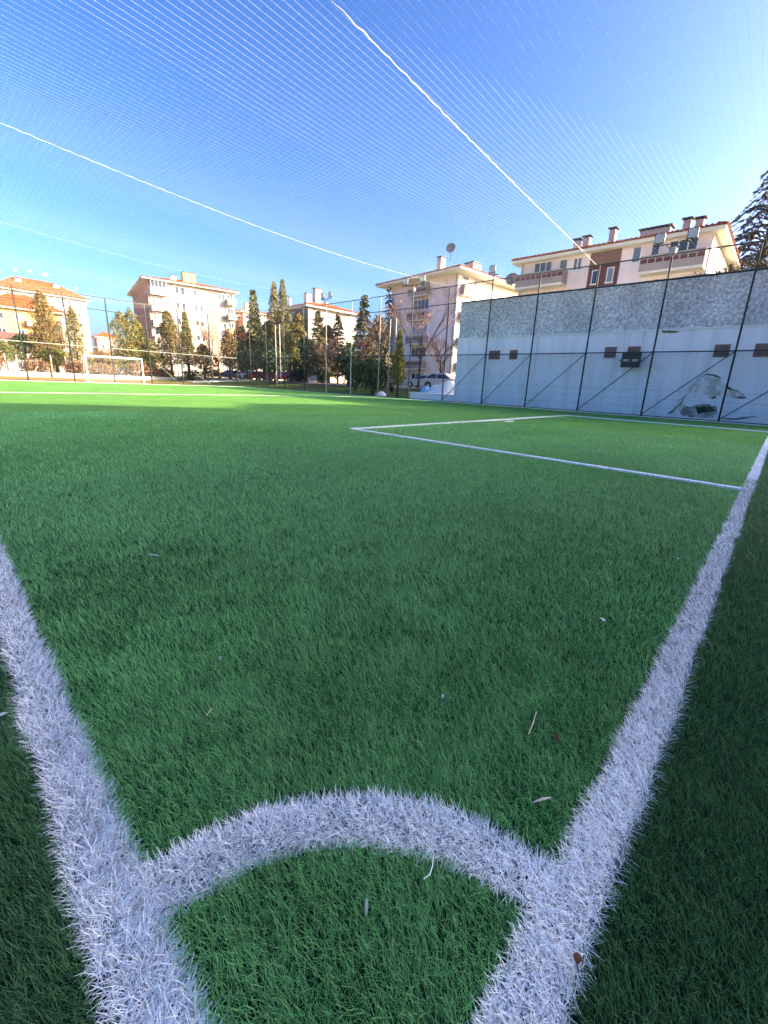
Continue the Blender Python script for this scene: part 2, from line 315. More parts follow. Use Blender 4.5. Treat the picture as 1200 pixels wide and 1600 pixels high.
# ---------------------------------------------------------------- retaining wall
def roughcast_material():
    m=mat('roughcast',(.50,.52,.53),.95,.1,0,.2,1.2); t=m.node_tree; N=t.nodes; L=t.links; b=N['Principled BSDF']
    tc=N.new('ShaderNodeTexCoord'); n=N.new('ShaderNodeTexNoise'); n.inputs['Scale'].default_value=9; n.inputs['Detail'].default_value=6; n.inputs['Distortion'].default_value=.5
    L.new(tc.outputs['Object'],n.inputs['Vector']); cr=N.new('ShaderNodeValToRGB'); cr.color_ramp.elements[0].position=.36; cr.color_ramp.elements[0].color=(.40,.43,.43,1)
    cr.color_ramp.elements[1].position=.66; cr.color_ramp.elements[1].color=(.88,.9,.9,1); L.new(n.outputs[0],cr.inputs[0])
    n2=N.new('ShaderNodeTexNoise'); n2.inputs['Scale'].default_value=.6; n2.inputs['Detail'].default_value=4; L.new(tc.outputs['Object'],n2.inputs['Vector'])
    mr=N.new('ShaderNodeMapRange'); mr.inputs[1].default_value=.3; mr.inputs[2].default_value=.7; mr.inputs[3].default_value=.75; mr.inputs[4].default_value=1.1; L.new(n2.outputs[0],mr.inputs[0])
    s=N.new('ShaderNodeVectorMath'); s.operation='SCALE'; L.new(cr.outputs[0],s.inputs[0]); L.new(mr.outputs[0],s.inputs['Scale']); L.new(s.outputs[0],b.inputs['Base Color'])
    bp=N.new('ShaderNodeBump'); bp.inputs['Distance'].default_value=.06; L.new(n.outputs[0],bp.inputs['Height']); L.new(bp.outputs[0],b.inputs['Normal'])
    return m
def stained(name,ca,cb,cs,scale=.8):
    m=mat(name,ca,.9,.15,0,.05,.7,.3,30,color2=cb); t=m.node_tree; N=t.nodes; L=t.links; b=N['Principled BSDF']; src=b.inputs['Base Color'].links[0].from_socket
    tc=N.new('ShaderNodeTexCoord'); mp=N.new('ShaderNodeMapping'); mp.inputs['Scale'].default_value=(1,2.2,.22); L.new(tc.outputs['Object'],mp.inputs[0])
    n=N.new('ShaderNodeTexNoise'); n.inputs['Scale'].default_value=scale; n.inputs['Detail'].default_value=9; n.inputs['Roughness'].default_value=.62; L.new(mp.outputs[0],n.inputs['Vector'])
    r=N.new('ShaderNodeMapRange'); r.inputs[1].default_value=.48; r.inputs[2].default_value=.78; r.inputs[3].default_value=0; r.inputs[4].default_value=.65; L.new(n.outputs[0],r.inputs[0])
    # low splash band and scattered scuffs from balls
    sp=N.new('ShaderNodeSeparateXYZ'); L.new(tc.outputs['Object'],sp.inputs[0]); n2=N.new('ShaderNodeTexNoise'); n2.inputs['Scale'].default_value=2.6; n2.inputs['Detail'].default_value=8; L.new(tc.outputs['Object'],n2.inputs['Vector'])
    r2_=N.new('ShaderNodeMapRange'); r2_.inputs[1].default_value=.9; r2_.inputs[2].default_value=.0; r2_.inputs[3].default_value=0; r2_.inputs[4].default_value=.5; L.new(sp.outputs[2],r2_.inputs[0])
    k=N.new('ShaderNodeMath'); k.operation='MULTIPLY'; L.new(r2_.outputs[0],k.inputs[0]); L.new(n2.outputs[0],k.inputs[1])
    r3=N.new('ShaderNodeMapRange'); r3.inputs[1].default_value=.66; r3.inputs[2].default_value=.74; r3.inputs[3].default_value=0; r3.inputs[4].default_value=.35; L.new(n2.outputs[0],r3.inputs[0])
    a=N.new('ShaderNodeMath'); a.operation='ADD'; L.new(k.outputs[0],a.inputs[0]); L.new(r3.outputs[0],a.inputs[1]); a2=N.new('ShaderNodeMath'); a2.operation='ADD'; a2.use_clamp=True; L.new(a.outputs[0],a2.inputs[0]); L.new(r.outputs[0],a2.inputs[1])
    mx=N.new('ShaderNodeMix'); mx.data_type='RGBA'; L.new(a2.outputs[0],mx.inputs[0]); L.new(src,mx.inputs[6]); mx.inputs[7].default_value=(*cs,1); L.new(mx.outputs[2],b.inputs['Base Color']); return m
M_['wall_paint']=stained('old_wall_paint',(.86,.88,.9),(.79,.82,.85),(.52,.53,.52))
WX=23.8; WT=6.18; WM=4.05; WE=16.4
wall=empty('retaining_wall',(WX,0,0)); tag(wall,'tall white plastered wall with grey roughcast upper band behind the fence','wall')
MB().box(0,.45,-3,WE,0,WM).build('wall_base',M_['wall_paint'],wall)
mb=MB(); ny,nz_=int((WE+3)/.05),int((WT-WM)/.05)
vs=[]
for j in range(nz_+1):
    for i in range(ny+1):
        yy=-3+i*.05+0; zz=WM+j*.05
        d=noise.noise(Vector((yy*5,zz*5,3)))*.045+noise.noise(Vector((yy*9,zz*9,9)))*.035
        vs.append((-.02+d,min(yy,WE),zz))
mb.add(vs,[(j*(ny+1)+i,j*(ny+1)+i+1,(j+1)*(ny+1)+i+1,(j+1)*(ny+1)+i) for j in range(nz_) for i in range(ny)])
mb.box(.06,.42,-3,WE-.01,WM+.003,WT-.01); mb.build('roughcast_band',roughcast_material(),wall,fix=False)
mb=MB()
for i in range(97):
    y0=-3+i*.2; mb.box(-.05+random.uniform(-.012,.012),.47,y0,y0+.203,WT+.0,WT+.05+random.uniform(-.012,.015))
mb.build('wall_coping',mat('mossy_coping',(.16,.15,.12),.95,.1,0,.3,5,.5,30),wall)
mb=MB().box(-.045,-.003,-3,WE,WM-.05,WM+.0)
mb.build('ledge',M_['plaster_white'],wall)
jm=mat('joint_line',(.40,.43,.47),.9,.1,0,.2,4)
mb=MB()
for z in (.45,.85,1.25): mb.box(-.004,-.001,-3,WE-.05,z,z+.012)
for yv,z0 in ((6.4,3.3),(5.55,3.3),(10.9,2.2)): mb.box(-.004,-.001,yv,yv+.02,z0,WM-.05)
mb.build('shutter_marks',jm,wall)
def wall_window(y0,y1,z0,z1,style):
    f=MB(); t=.06; d=-.035
    f.box(d,-.002,y0,y0+t,z0,z1); f.box(d,-.002,y1-t,y1,z0,z1); f.box(d,-.002,y0+t,y1-t,z1-t,z1); f.box(d,-.002,y0+t,y1-t,z0,z0+t)
    f.box(d+.004,-.002,y0+t,y1-t,(z0+z1)/2-.015,(z0+z1)/2+.015)
    o=f.build('window',M_['brownframe'],wall)
    b=MB()
    for k in range(1,5): yy=y0+(y1-y0)*k/5; b.tube([(d-.02,yy,z0+.01),(d-.02,yy,z1-.01)],.006,5)
    for zz in (z0+.14,z1-.14): b.tube([(d-.02,y0,zz),(d-.02,y1,zz)],.008,5)
    b.build('bars',M_['darkmetal'],o)
    p=MB().box(-.012,-.004,y0+t,y1-t,z0+t,z1-t); p.build('pane',M_['pane_brown'] if style else M_['glass'],o)
    sil=MB().box(-.012,-.001,y0-.05,y0-.003,z0-.05,z1+.05); sil.box(-.012,-.001,y1+.003,y1+.05,z0-.05,z1+.05); sil.box(-.012,-.001,y0,y1,z1+.003,z1+.05); sil.build('sill',M_['plaster_white'],o)
M_['pane_brown']=mat('dusty_glass',(.24,.17,.155),.4,.5,0,.3,3)
for a in ((13.22,13.98),(12.08,12.58)): wall_window(a[0],a[1],2.74,3.26,1)
for a,st in (((6.68,7.24),1),((5.6,6.18),1),((2.12,2.68),1),((.62,1.3),1)): wall_window(a[0],a[1],2.78,3.31,st)
# damaged plaster: bare masonry patch with the plaster edge left around a cavity
def blob(name,poly,x,m,parent,seed=0,wob=.07,th=.01):
    pts=[]
    for i in range(len(poly)):
        a=Vector(poly[i]);b=Vector(poly[(i+1)%len(poly)]); n=max(2,int((b-a).length/.06))
        for k in range(n):
            p=a.lerp(b,k/n); pts.append((p.x+noise.noise(Vector((p.x*5,p.y*5,seed)))*wob,max(.02,p.y+noise.noise(Vector((p.x*5,p.y*5,seed+7)))*wob)))
    mb=MB().prism(pts,'x',x-th,x); return mb.build(name,m,parent)
def bare_mat(name,ca,cb,cc,sc):
    m=mat(name,ca,.95,.1,0,.2,sc,1.0,16,color2=cb); t=m.node_tree; N=t.nodes; L=t.links; b=N['Principled BSDF']; src=b.inputs['Base Color'].links[0].from_socket
    tc=N.new('ShaderNodeTexCoord'); n=N.new('ShaderNodeTexNoise'); n.inputs['Scale'].default_value=2.3; n.inputs['Detail'].default_value=9; n.inputs['Roughness'].default_value=.7; L.new(tc.outputs['Object'],n.inputs['Vector'])
    r=N.new('ShaderNodeMapRange'); r.inputs[1].default_value=.47; r.inputs[2].default_value=.56; L.new(n.outputs[0],r.inputs[0])
    mx=N.new('ShaderNodeMix'); mx.data_type='RGBA'; L.new(r.outputs[0],mx.inputs[0]); L.new(src,mx.inputs[6]); mx.inputs[7].default_value=(*cc,1); L.new(mx.outputs[2],b.inputs['Base Color']); return m
bare=bare_mat('bare_masonry',(.60,.60,.54),(.44,.44,.39),(.80,.81,.80),6)
blob('damaged_plaster',[(3.55,.75),(3.35,1.35),(3.1,1.85),(2.6,1.98),(2.2,1.86),(1.98,1.55),(1.5,1.40),(1.15,1.12),(1.7,1.08),(2.2,1.16),(2.35,1.0),(2.7,1.12),(3.05,1.05),(3.15,.8),(3.42,.42),(3.75,.2),(3.95,.12)],-.002,bare,wall,1,.13)
dk=mat('broken_edge',(.20,.20,.18),.95,.1,0,.3,8,1,25)
for pl_,sd_ in (([(3.92,.16),(3.55,.62),(3.4,1.0),(3.34,1.25),(3.36,1.0),(3.5,.6),(3.75,.25)],11),([(3.1,1.88),(2.7,2.02),(2.3,1.93),(2.1,1.86),(2.3,1.99),(2.7,2.07)],12),([(2.0,1.6),(1.85,1.42),(1.5,1.36),(1.2,1.12),(1.15,1.1),(1.6,1.42),(1.8,1.5)],13),([(2.45,1.02),(2.3,.98),(2.15,1.05),(2.25,1.12)],14),([(1.7,1.1),(1.3,1.08),(1.1,1.1),(1.4,1.16)],15)):
    blob('plaster_edge',pl_,-.013,dk,wall,sd_,.06,.006)
blob('wall_cavity',[(3.42,.42),(3.25,.6),(2.95,.62),(2.7,.72),(2.45,.76),(2.15,.64),(1.97,.35),(2.12,.14),(2.9,.12),(3.3,.2)],-.014,bare_mat('cavity_rubble',(.34,.31,.26),(.15,.145,.12),(.48,.46,.42),5),wall,3,.12,.01)
blob('hollow_shade',[(2.95,.5),(2.6,.66),(2.3,.62),(2.1,.45),(2.3,.4),(2.7,.34)],-.026,mat('painted_hollow_shade',(.07,.07,.05),.95,.1,0,.4,6),wall,4,.1,.006)  # shade of the hollow painted dark on a raised sheet
blob('plaster_crack',[(1.9,.16),(1.3,.22),(.9,.3),(.55,.42),(.9,.24),(1.4,.12)],-.002,dk,wall,5,.04)
blob('plaster_crack',[(4.9,4.0),(4.3,3.96),(4.1,3.9),(4.5,3.86),(4.8,3.9)],-.006,dk,wall,6,.03)
blob('plaster_crack',[(11.3,.42),(10.9,.45),(10.5,.36),(10.9,.38)],-.002,bare,wall,8,.03)
# scoreboard
sb=empty('scoreboard',(F-.12,5.82,2.62)); tag(sb,'small dark electric scoreboard with two rows of pale digits hung on the wall fence','scoreboard')
MB().box(-.05,.05,-.42,.42,-.33,.36).build('case',M_['darkmetal'],sb,bevel=.01)
MB().box(-.056,-.052,-.38,.38,-.05,.05).build('display',mat('dark_display',(.02,.02,.02),.3,.5),sb)
def digits(txt,yc,zc,h,m,parent,name):
    seg={'3':'abgcd','8':'abcdefg','0':'abcdef','1':'bc'}; mb=MB(); w_=h*.55; t=h*.17; x=-.062
    for i,ch in enumerate(txt):
        y=yc-(i-(len(txt)-1)/2)*h*.8
        def hb(z): mb.box(x,x+.004,y-w_/2+t*.3,y+w_/2-t*.3,z-t/2,z+t/2)
        def vb(yy,z0,z1): mb.box(x,x+.004,yy-t/2,yy+t/2,z0,z1)
        s=seg[ch]
        if 'a' in s: hb(zc+h/2)
        if 'g' in s: hb(zc)
        if 'd' in s: hb(zc-h/2)
        if 'b' in s: vb(y-w_/2,zc+.01,zc+h/2-.01)
        if 'c' in s: vb(y-w_/2,zc-h/2+.01,zc-.01)
        if 'f' in s: vb(y+w_/2,zc+.01,zc+h/2-.01)
        if 'e' in s: vb(y+w_/2,zc-h/2+.01,zc-.01)
    mb.build(name,m,parent)
dm=mat('pale_digits',(.75,.75,.72),.6,.3)
digits('3800',.2,.0,.085,dm,sb,'digits'); digits('3300',-.2,.0,.085,dm,sb,'digits')
MB().box(-.08,-.03,.43,.5,-.03,.03).box(-.03,.0,.43,.47,-.02,.02).build('bracket',M_['darkmetal'],sb)
# ---------------------------------------------------------------- fences
HM,H2,HT=3.0,6.12,7.15
def post_mb(x,y,r=.04,h=HT,n=8): return MB().tube([(x,y,0),(x,y,h)],r,n)
def chain(p0,p1,z0,z1,pitch=.075,r=.0016):
    p0=Vector(p0);p1=Vector(p1); Lh=(p1-p0).length; d=(p1-p0)/Lh; mb=MB(); H=z1-z0; nrm=Vector((-d.y,d.x,0))
    s=-H
    k=0
    while s<Lh:
        for sg in (1,-1):
            a,b=(s,z0),(s+H,z1)
            if sg<0: a,b=(s,z1),(s+H,z0)
            t0=max(0,(0-a[0])/H); t1=min(1,(Lh-a[0])/H)
            if t1>t0+.01:
                q0=p0+d*(a[0]+H*t0)+Vector((0,0,a[1]+(b[1]-a[1])*t0)); q1=p0+d*(a[0]+H*t1)+Vector((0,0,a[1]+(b[1]-a[1])*t1))
                o=nrm*(.002*sg); dz=Vector((0,0,r*1.2)); nn=nrm*r
                mb.add([q0+o-dz,q1+o-dz,q1+o+nn,q0+o+nn,q0+o+dz,q1+o+dz,q1+o-nn,q0+o-nn],[(0,1,2,3),(3,2,5,4),(4,5,6,7),(7,6,1,0)])
        s+=pitch
    return mb
def strand(mb,pts,r):
    # three sided thin cord
    mb.tube(pts,r,3,cap=False)
def side_net(p0,p1,z0,z1,sp=.15,r=.0012):
    p0=Vector(p0);p1=Vector(p1); Lh=(p1-p0).length; d=(p1-p0)/Lh; nr=Vector((-d.y,d.x,0)); mb=MB()
    def off(s,z): return nr*(.06*math.sin(s*1.1+z*.7)*math.sin(PI*(z-z0)/(z1-z0)))
    for i in range(int(Lh/sp)+1):
        s=min(Lh,i*sp+random.uniform(-.012,.012)+.01)
        strand(mb,[p0+d*(s+.02*math.sin(z*2+i))+Vector((0,0,z))+off(s,z) for z in np.linspace(z0,z1,6)],r)
    for j in range(1,int((z1-z0)/sp)):
        z=z0+j*sp
        strand(mb,[p0+d*s+Vector((0,0,z-.02*abs(math.sin(s)))) +off(s,z) for s in np.linspace(0,Lh,int(Lh/1.0)+2)],r)
    return mb
fy=[-1.26+3.15*i for i in range(15)]; fy=[y+.0 for y in fy]
wf=empty('wall_side_fence',(F,0,0)); wf.name='boundary_fence'; tag(wf,'tall dark green mesh fence running along the white wall','fence','boundary fences of the pitch')
wallposts=[-1.27,1.88,4.95,8.03,11.05,13.97,17.05,20.1,23.2,26.4,29.6,32.8,36.0,39.2,42.4,45.4]
for y in wallposts: post_mb(0,y).build('post',M_['steel_pale'] if 22<y<32 else M_['steel_dark'],wf)  # sunlit look of the posts near the corner put into a paler colour
for z,r in ((HM,.028),(H2,.028),(HT,.032)): MB().tube([(0,-1.3,z),(0,45.4,z)],r,6).build('rail',M_['steel_dark'],wf)
MB().tube([(0,-1.3,.05),(0,45.4,.05)],.02,6).build('rail',M_['steel_dark'],wf)
for a,b in zip(wallposts[:-1],wallposts[1:]):
    if b<18: MB().tube([(.02,b,.1),(.02,a,HM)],.02,6).build('brace',M_['steel_dark'],wf)
chain((.03,-1.27,0),(.03,45.4,0),.05,HM).build('chain_link',M_['wire'],wf,fix=False)
side_net((-.03,-1.27,0),(-.03,45.4,0),HM,HT).build('netting',M_['nylon'],wf,fix=False)
ff=empty('boundary_fence',(0,L_,0)); tag(ff,'tall mesh fence with netting behind the far white goal','fence','boundary fences of the pitch')
fx=[-7.2,-4.1,-1.0,2.1,5.4,8.5,11.5,14.6,17.5,20.5]
for x in fx: post_mb(x,0,.055).build('post',M_['steel_dark'],ff)
for z,r in ((HM,.028),(H2,.028),(HT,.032),(.05,.02)): MB().tube([(-7.2,0,z),(F,0,z)],r,6).build('rail',M_['steel_pale'] if z==HM else M_['steel_dark'],ff)
for a,b in ((17.3,15.6),(20.3,19.2),(5.2,4.6),(5.6,6.3),(11.3,10.4),(11.7,12.5),(2.3,3.3)):
    MB().tube([(b,.9,1.6 if abs(a-b)>1.5 else 1.2),(a,.05,.15)] if abs(a-b)<1.5 else [(b,.05,1.6),(a,.6,.15)],.022,6).build('brace',M_['steel_pale'],ff)
chain((-7.2,.03,0),(F,.03,0),.05,HM,.11,.0022).build('chain_link',M_['wire'],ff,fix=False)
side_net((-7.2,-.03,0),(F,-.03,0),HM,HT,.2,.001).build('netting',M_['nylon'],ff,fix=False)
# ---------------------------------------------------------------- overhead net
net=empty('overhead_net',(0,0,0)); tag(net,'white ball stop net stretched over the whole pitch with its thick carrying ropes','net')
def sag(x,y):
    # cloth hangs between the ropes and between the fences
    k=(y-7.6)/9.2; u=k-math.floor(k)
    return HT-.42*math.sin(PI*min(1,max(0,(x+1.6)/25)))-.22*math.sin(PI*u)**2
mb=MB(); sp=.152
j=0; y=-1.2
while y<L_:
    ph=random.uniform(0,6); xs_=np.linspace(-1.6,F,44)
    strand(mb,[(x,y+.004*math.sin(x*3.1+ph)+.03*math.sin(x*.55+j*.05)+random.uniform(-.003,.003),sag(x,y)+.003*math.sin(x*4+ph)) for x in xs_],(.00105 if y<10 else .0007 if y<18 else .00045) if y<27 else .00035)
    y+=sp; j+=1
mb.build('mesh_cords',M_['nylon'],net,fix=False)
mb=MB(); x=-1.6; j=0
while x<F:
    ph=random.uniform(0,6); ys_=np.linspace(-1.2,L_,80)
    strand(mb,[(x+.006*math.sin(y*2.3+ph)+.03*math.sin(y*.4+j*.06),y,sag(x,y)-.004) for y in ys_],.00045)
    x+=sp; j+=1
mb.build('mesh_cords',M_['nylon'],net,fix=False)
for k,(yr,ye,sg) in enumerate(((6.35,8.2,.45),(15.7,17.0,.62),(25.2,26.4,.7),(34.9,35.6,.6))):
    mb=MB(); pts=[];rs=[]
    for i in range(150):
        t=i/149; x=-1.6+(F+1.6)*t; yy=yr+(ye-yr)*(.0 if k==9 else t**2)
        pts.append((x,yy+.008*math.sin(i*1.9),HT-sg*math.sin(PI*t)+.012*math.sin(i*2.7))); rs.append((.008 if k==0 else (.0032 if k==1 else .0014))*(1+.35*math.sin(i*2.1)+(.6 if i%9==0 else 0)))
    mb.tube(pts,rs,6).build('rope',M_['rope'],net,smooth=True,fix=False)
# ---------------------------------------------------------------- floodlights on the fence
def floodlight(y,heads,label,lit=0,x=F):
    o=empty('floodlight',(x,y,HT)); tag(o,label,'floodlight','floodlights on the fence posts')
    MB().tube([(0,0,-.02),(0,0,.28)],.04,8).build('pole',M_['steel_dark'],o)
    wd=max(abs(h) for h in heads)+.25
    MB().tube([(0,-wd if len(heads)>1 else -.35,.42 if len(heads)>1 else .28),(0,wd if len(heads)>1 else .35,.42 if len(heads)>1 else .28)],.028,6).build('crossbar',M_['steel_dark'],o)
    if len(heads)>1:
        MB().tube([(0,0,.1),(0,-.32,.4)],.02,6).tube([(0,0,.1),(0,.32,.4)],.02,6).build('brace',M_['steel_dark'],o)
        MB().lathe([(0,-.14),(.13,-.12),(.14,.1),(.1,.15),(0,.16)],12,(.0,0,.12)).build('junction_box',M_['steel_pale'],o)
    z=.42 if len(heads)>1 else .3
    for h in heads:
        g=MB(); g.box(-.07,.07,h-.2,h+.2,z+.07,z+.5); hd=g.build('lamp_head',M_['darkmetal'],o,bevel=.02)
        MB().box(-.076,-.072,h-.165,h+.165,z+.11,z+.46).build('lens',M_['lamp'],hd)
        MB().tube([(0,h-.22,z+.02),(0,h-.22,z+.2)],.014,5).tube([(0,h+.22,z+.02),(0,h+.22,z+.2)],.014,5).tube([(0,h-.22,z+.02),(0,h+.22,z+.02)],.014,5).build('bracket',M_['darkmetal'],hd)
floodlight(4.95,(-.62,.62),'twin floodlights on a crossbar above the fence in front of the nearest pink building')
floodlight(13.97,(.12,),'single square floodlight on the fence post above the rough wall')
floodlight(20.1,(-.75,.75),'twin floodlights on the fence post seen against the pink apartment gable')
floodlight(29.6,(-.5,.5),'small twin floodlights on the fence post before the white building with orange roof')
# ---------------------------------------------------------------- goal
goal=empty('football_goal',(11.2,43.6,0)); tag(goal,'white steel football goal at the far end of the pitch','goal')
gw=2.12; gh=2.2; gr=.065
MB().tube([(-gw,0,0),(-gw,0,gh)],gr,12).build('goal_post',M_['white_metal'],goal)
MB().tube([(gw,0,0),(gw,0,gh)],gr,12).build('goal_post',M_['white_metal'],goal)
MB().tube([(-gw-gr,0,gh),(gw+gr,0,gh)],gr,12).build('crossbar',M_['white_metal'],goal)
mb=MB()
for s in (-1,1): mb.tube([(s*gw,0,gh),(s*gw,.7,gh-.1),(s*gw,1.3,.03),(s*gw,0,.03)],.025,6)
mb.tube([(-gw,1.3,.03),(gw,1.3,.03)],.025,6); mb.tube([(-gw,.7,gh-.1),(gw,.7,gh-.1)],.02,6); mb.build('back_frame',M_['steel_pale'],goal)
mb=MB()
for i in range(36): x=-gw+2*gw*i/35; strand(mb,[(x,0,gh),(x,.7,gh-.12),(x,1.0,1.0),(x,1.3,.04)],.003)
for i in range(17):
    t=i/16; yy=.7+.6*t; z=(gh-.12)*(1-t)+.04; strand(mb,[(-gw,yy,z),(0,yy+.05,z-.03),(gw,yy,z)],.003)
mb.build('goal_net',M_['nylon'],goal,fix=False)
# ---------------------------------------------------------------- ladders on the fence
def ladder(loc,rz,h,z0,label,w_=.42):
    o=empty('ladder',loc,rz); tag(o,label,'ladder','ladders fixed to the fence')
    for s in (-1,1): MB().box(s*w_/2-.02,s*w_/2+.02,-.03,.03,z0,h).build('side_rail',M_['steel_pale'],o)
    z=z0+.2
    while z<h: MB().tube([(-w_/2,0,z),(w_/2,0,z)],.018,6).build('rung',M_['steel_pale'],o); z+=.46
ladder((23.75,37.6,0),R(90)+0*PI,6.1,.6,'pale steel ladder clamped to the fence near the far corner, before the tall cypresses',.75)
ladder((24.2,22.6,.1),R(90),5.6,1.2,'pale steel ladder beside the yellow conifer and the pink building',.6)
# ---------------------------------------------------------------- buildings
def wallmat(name,c): return mat(name,c,.9,.15,0,.07,.35,.15,25)
M_['tile_dark']=mat('old_roof_tile',(.24,.075,.05),.95,.05,0,.25,2.5,.6,14)
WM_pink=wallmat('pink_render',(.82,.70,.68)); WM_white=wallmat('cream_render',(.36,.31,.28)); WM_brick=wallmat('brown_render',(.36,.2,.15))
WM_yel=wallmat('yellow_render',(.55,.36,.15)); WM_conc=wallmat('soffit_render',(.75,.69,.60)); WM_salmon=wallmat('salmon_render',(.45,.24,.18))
M_['chimney']=wallmat('chimney_render',(.55,.42,.36))
PANES=[M_['glass'],M_['glass'],M_['glass'],mat('curtained_glass',(.22,.22,.22),.2,.6,0,.25,1.2),mat('grey_glass',(.14,.17,.2),.12,.8,0,.3,1)]
class Bld:
    """local frame: origin at the visible corner; +x along the lit side, +y along the shaded side; faces at x=0 and y=0"""
    def __init__(s,name,label,loc,az,A,B,H,walls,roofm=None,eave=.9,pitch=.3,hip=True,z0=-.5,roof=True,cat='building'):
        s.o=empty(name,loc,R(az)); tag(s.o,label,cat); s.A,s.B,s.H=A,B,H
        s.w=MB().box(0,A,0,B,z0,H).build('wall',walls,s.o)
        if roof:
            e=eave; k=min(A,B)/2+e; rh=k*pitch
            MB().box(-e,A+e,-e,B+e,H+.002,H+.22).build('eaves',WM_conc,s.o)
            mb=MB(); z=H+.225; x0,x1,y0,y1=-e-.04,A+e+.04,-e-.04,B+e+.04
            if A>=B: a,b=(x0+(k if hip else 0),(y0+y1)/2),(x1-(k if hip else 0),(y0+y1)/2)
            else: a,b=((x0+x1)/2,y0+(k if hip else 0)),((x0+x1)/2,y1-(k if hip else 0))
            vs=[(x0,y0,z),(x1,y0,z),(x1,y1,z),(x0,y1,z),(a[0],a[1],z+rh),(b[0],b[1],z+rh)]
            vs+=[(x0,y0,z+.12),(x1,y0,z+.12),(x1,y1,z+.12),(x0,y1,z+.12)]
            if A>=B: fs=[(6,7,5,4),(7,8,5),(8,9,4,5),(9,6,4)]
            else: fs=[(6,7,4),(7,8,5,4),(8,9,5),(9,6,4,5)]
            fs+=[(0,1,7,6),(1,2,8,7),(2,3,9,8),(3,0,6,9),(3,2,1,0)]
            mb.add(vs,fs); s.r=mb.build('roof',roofm or M_['tile_red'],s.o); s.rz=z+rh; s.e=e
            # rows of tile ends along the visible eaves
            t=MB(); n=int((B+2*e)/.3)
            for i in range(n): yy=-e+i*(B+2*e)/n; t.tube([(-e-.08,yy+.12,z+.08),(-e+.5,yy+.12,z+.08+.5*pitch)],.085,6)
            n=int((A+2*e)/.3)
            for i in range(n): xx=-e+i*(A+2*e)/n; t.tube([(xx+.12,-e-.08,z+.08),(xx+.12,-e+.5,z+.08+.5*pitch)],.085,6)
            t.build('tile_edge',roofm or M_['tile_red'],s.r)
    def P(s,f,u,z,d):  # point on face f at offset d outwards
        return (-d,u,z) if f=='x' else (u,-d,z)
    def bx(s,mb,f,u0,u1,z0,z1,d0,d1):
        if f=='x': mb.box(-d1,-d0,u0,u1,z0,z1)
        else: mb.box(u0,u1,-d1,-d0,z0,z1)
        return mb
    def win(s,f,u0,u1,z0,z1,n=1,fm=None,d=0,gm=None):
        mb=MB(); t=.07
        s.bx(mb,f,u0,u1,z1-t,z1,d+.002,d+.05); s.bx(mb,f,u0-.04,u1+.04,z0-.03,z0+t,d+.002,d+.09)
        for i in range(n+1):
            uu=u0+(u1-u0-t)*i/n; s.bx(mb,f,uu,uu+t,z0+t,z1-t,d+.002,d+.05)
        o=mb.build('window',fm or M_['frame'],s.o)
        s.bx(MB(),f,u0+.03,u1-.03,z0+.03,z1-.03,d+.001,d+.02).build('pane',gm or random.choice(PANES),o); return o
    def balcony(s,f,u0,u1,z,dep=1.1,h=1.0,m=None,band=True,under=None):
        o=s.bx(MB(),f,u0,u1,z-.15,z,.002,dep).build('balcony',under or WM_conc,s.o)
        mb=MB(); s.bx(mb,f,u0,u1,z+.003,z+h,dep-.1,dep); s.bx(mb,f,u0,u0+.1,z+.003,z+h,.002,dep-.1); s.bx(mb,f,u1-.1,u1,z+.003,z+h,.002,dep-.1)
        mb.build('parapet',m or WM_white,o)
        if band:
            mb=MB(); n=max(3,int((u1-u0)/.42)); 
            for i in range(n):
                a=u0+(u1-u0)*(i+.08)/n; b=u0+(u1-u0)*(i+.9)/n; s.bx(mb,f,a,b,z+h*.5,z+h*.78,dep,dep+.012)
            mb.build('tile_band',M_['maroon'],o)
        return o
    def chim(s,x,y,z0,w_,d_,h,cap=True,m=None):
        o=MB().box(x,x+w_,y,y+d_,z0,z0+h).build('chimney',m or M_['chimney'],s.r)
        if cap: MB().box(x-.12,x+w_+.12,y-.12,y+d_+.12,z0+h+.10,z0+h+.15).box(x+.05,x+w_-.05,y+.05,y+d_-.05,z0+h,z0+h+.10).build('chimney_cap',M_['darkmetal'],o)
        return o
    def pipe(s,f,u,z0,z1):
        p=[s.P(f,u,z0,.08),s.P(f,u,z1,.08)]; MB().tube(p,.05,6).build('drain_pipe',M_['steel_pale'],s.o)
    def panel(s,f,u0,u1,z0,z1,d,m,name='wall_panel'): return s.bx(MB(),f,u0,u1,z0,z1,.002,d).build(name,m,s.o)
def dish(x,y,z,r,label,az,el=25,mast=.9):
    o=empty('satellite_dish',(x,y,z),R(az)); tag(o,label,'satellite dish','satellite dishes on the roofs')
    mb=MB(); prof=[(0,0),(r*.5,r*.06),(r*.85,r*.18),(r,r*.26),(r*.96,r*.27),(r*.8,r*.19),(0,r*.03)]
    mb.lathe(prof,18); d=mb.build('reflector',mat('dish_paint',(.22,.21,.2),.6,.3,0,.1),o,smooth=True)
    d.rotation_euler=(0,R(90-el),0); d.location=(0,0,mast)
    MB().tube([(0,0,0),(0,0,mast)],.03,6).build('mast',M_['darkmetal'],o)
    MB().tube([(0,0,mast-.2),(r*.9,0,mast+.1)],.015,5).box(r*.85,r*1.0,-.05,.05,mast+.05,mast+.15).build('feed_arm',M_['darkmetal'],o)
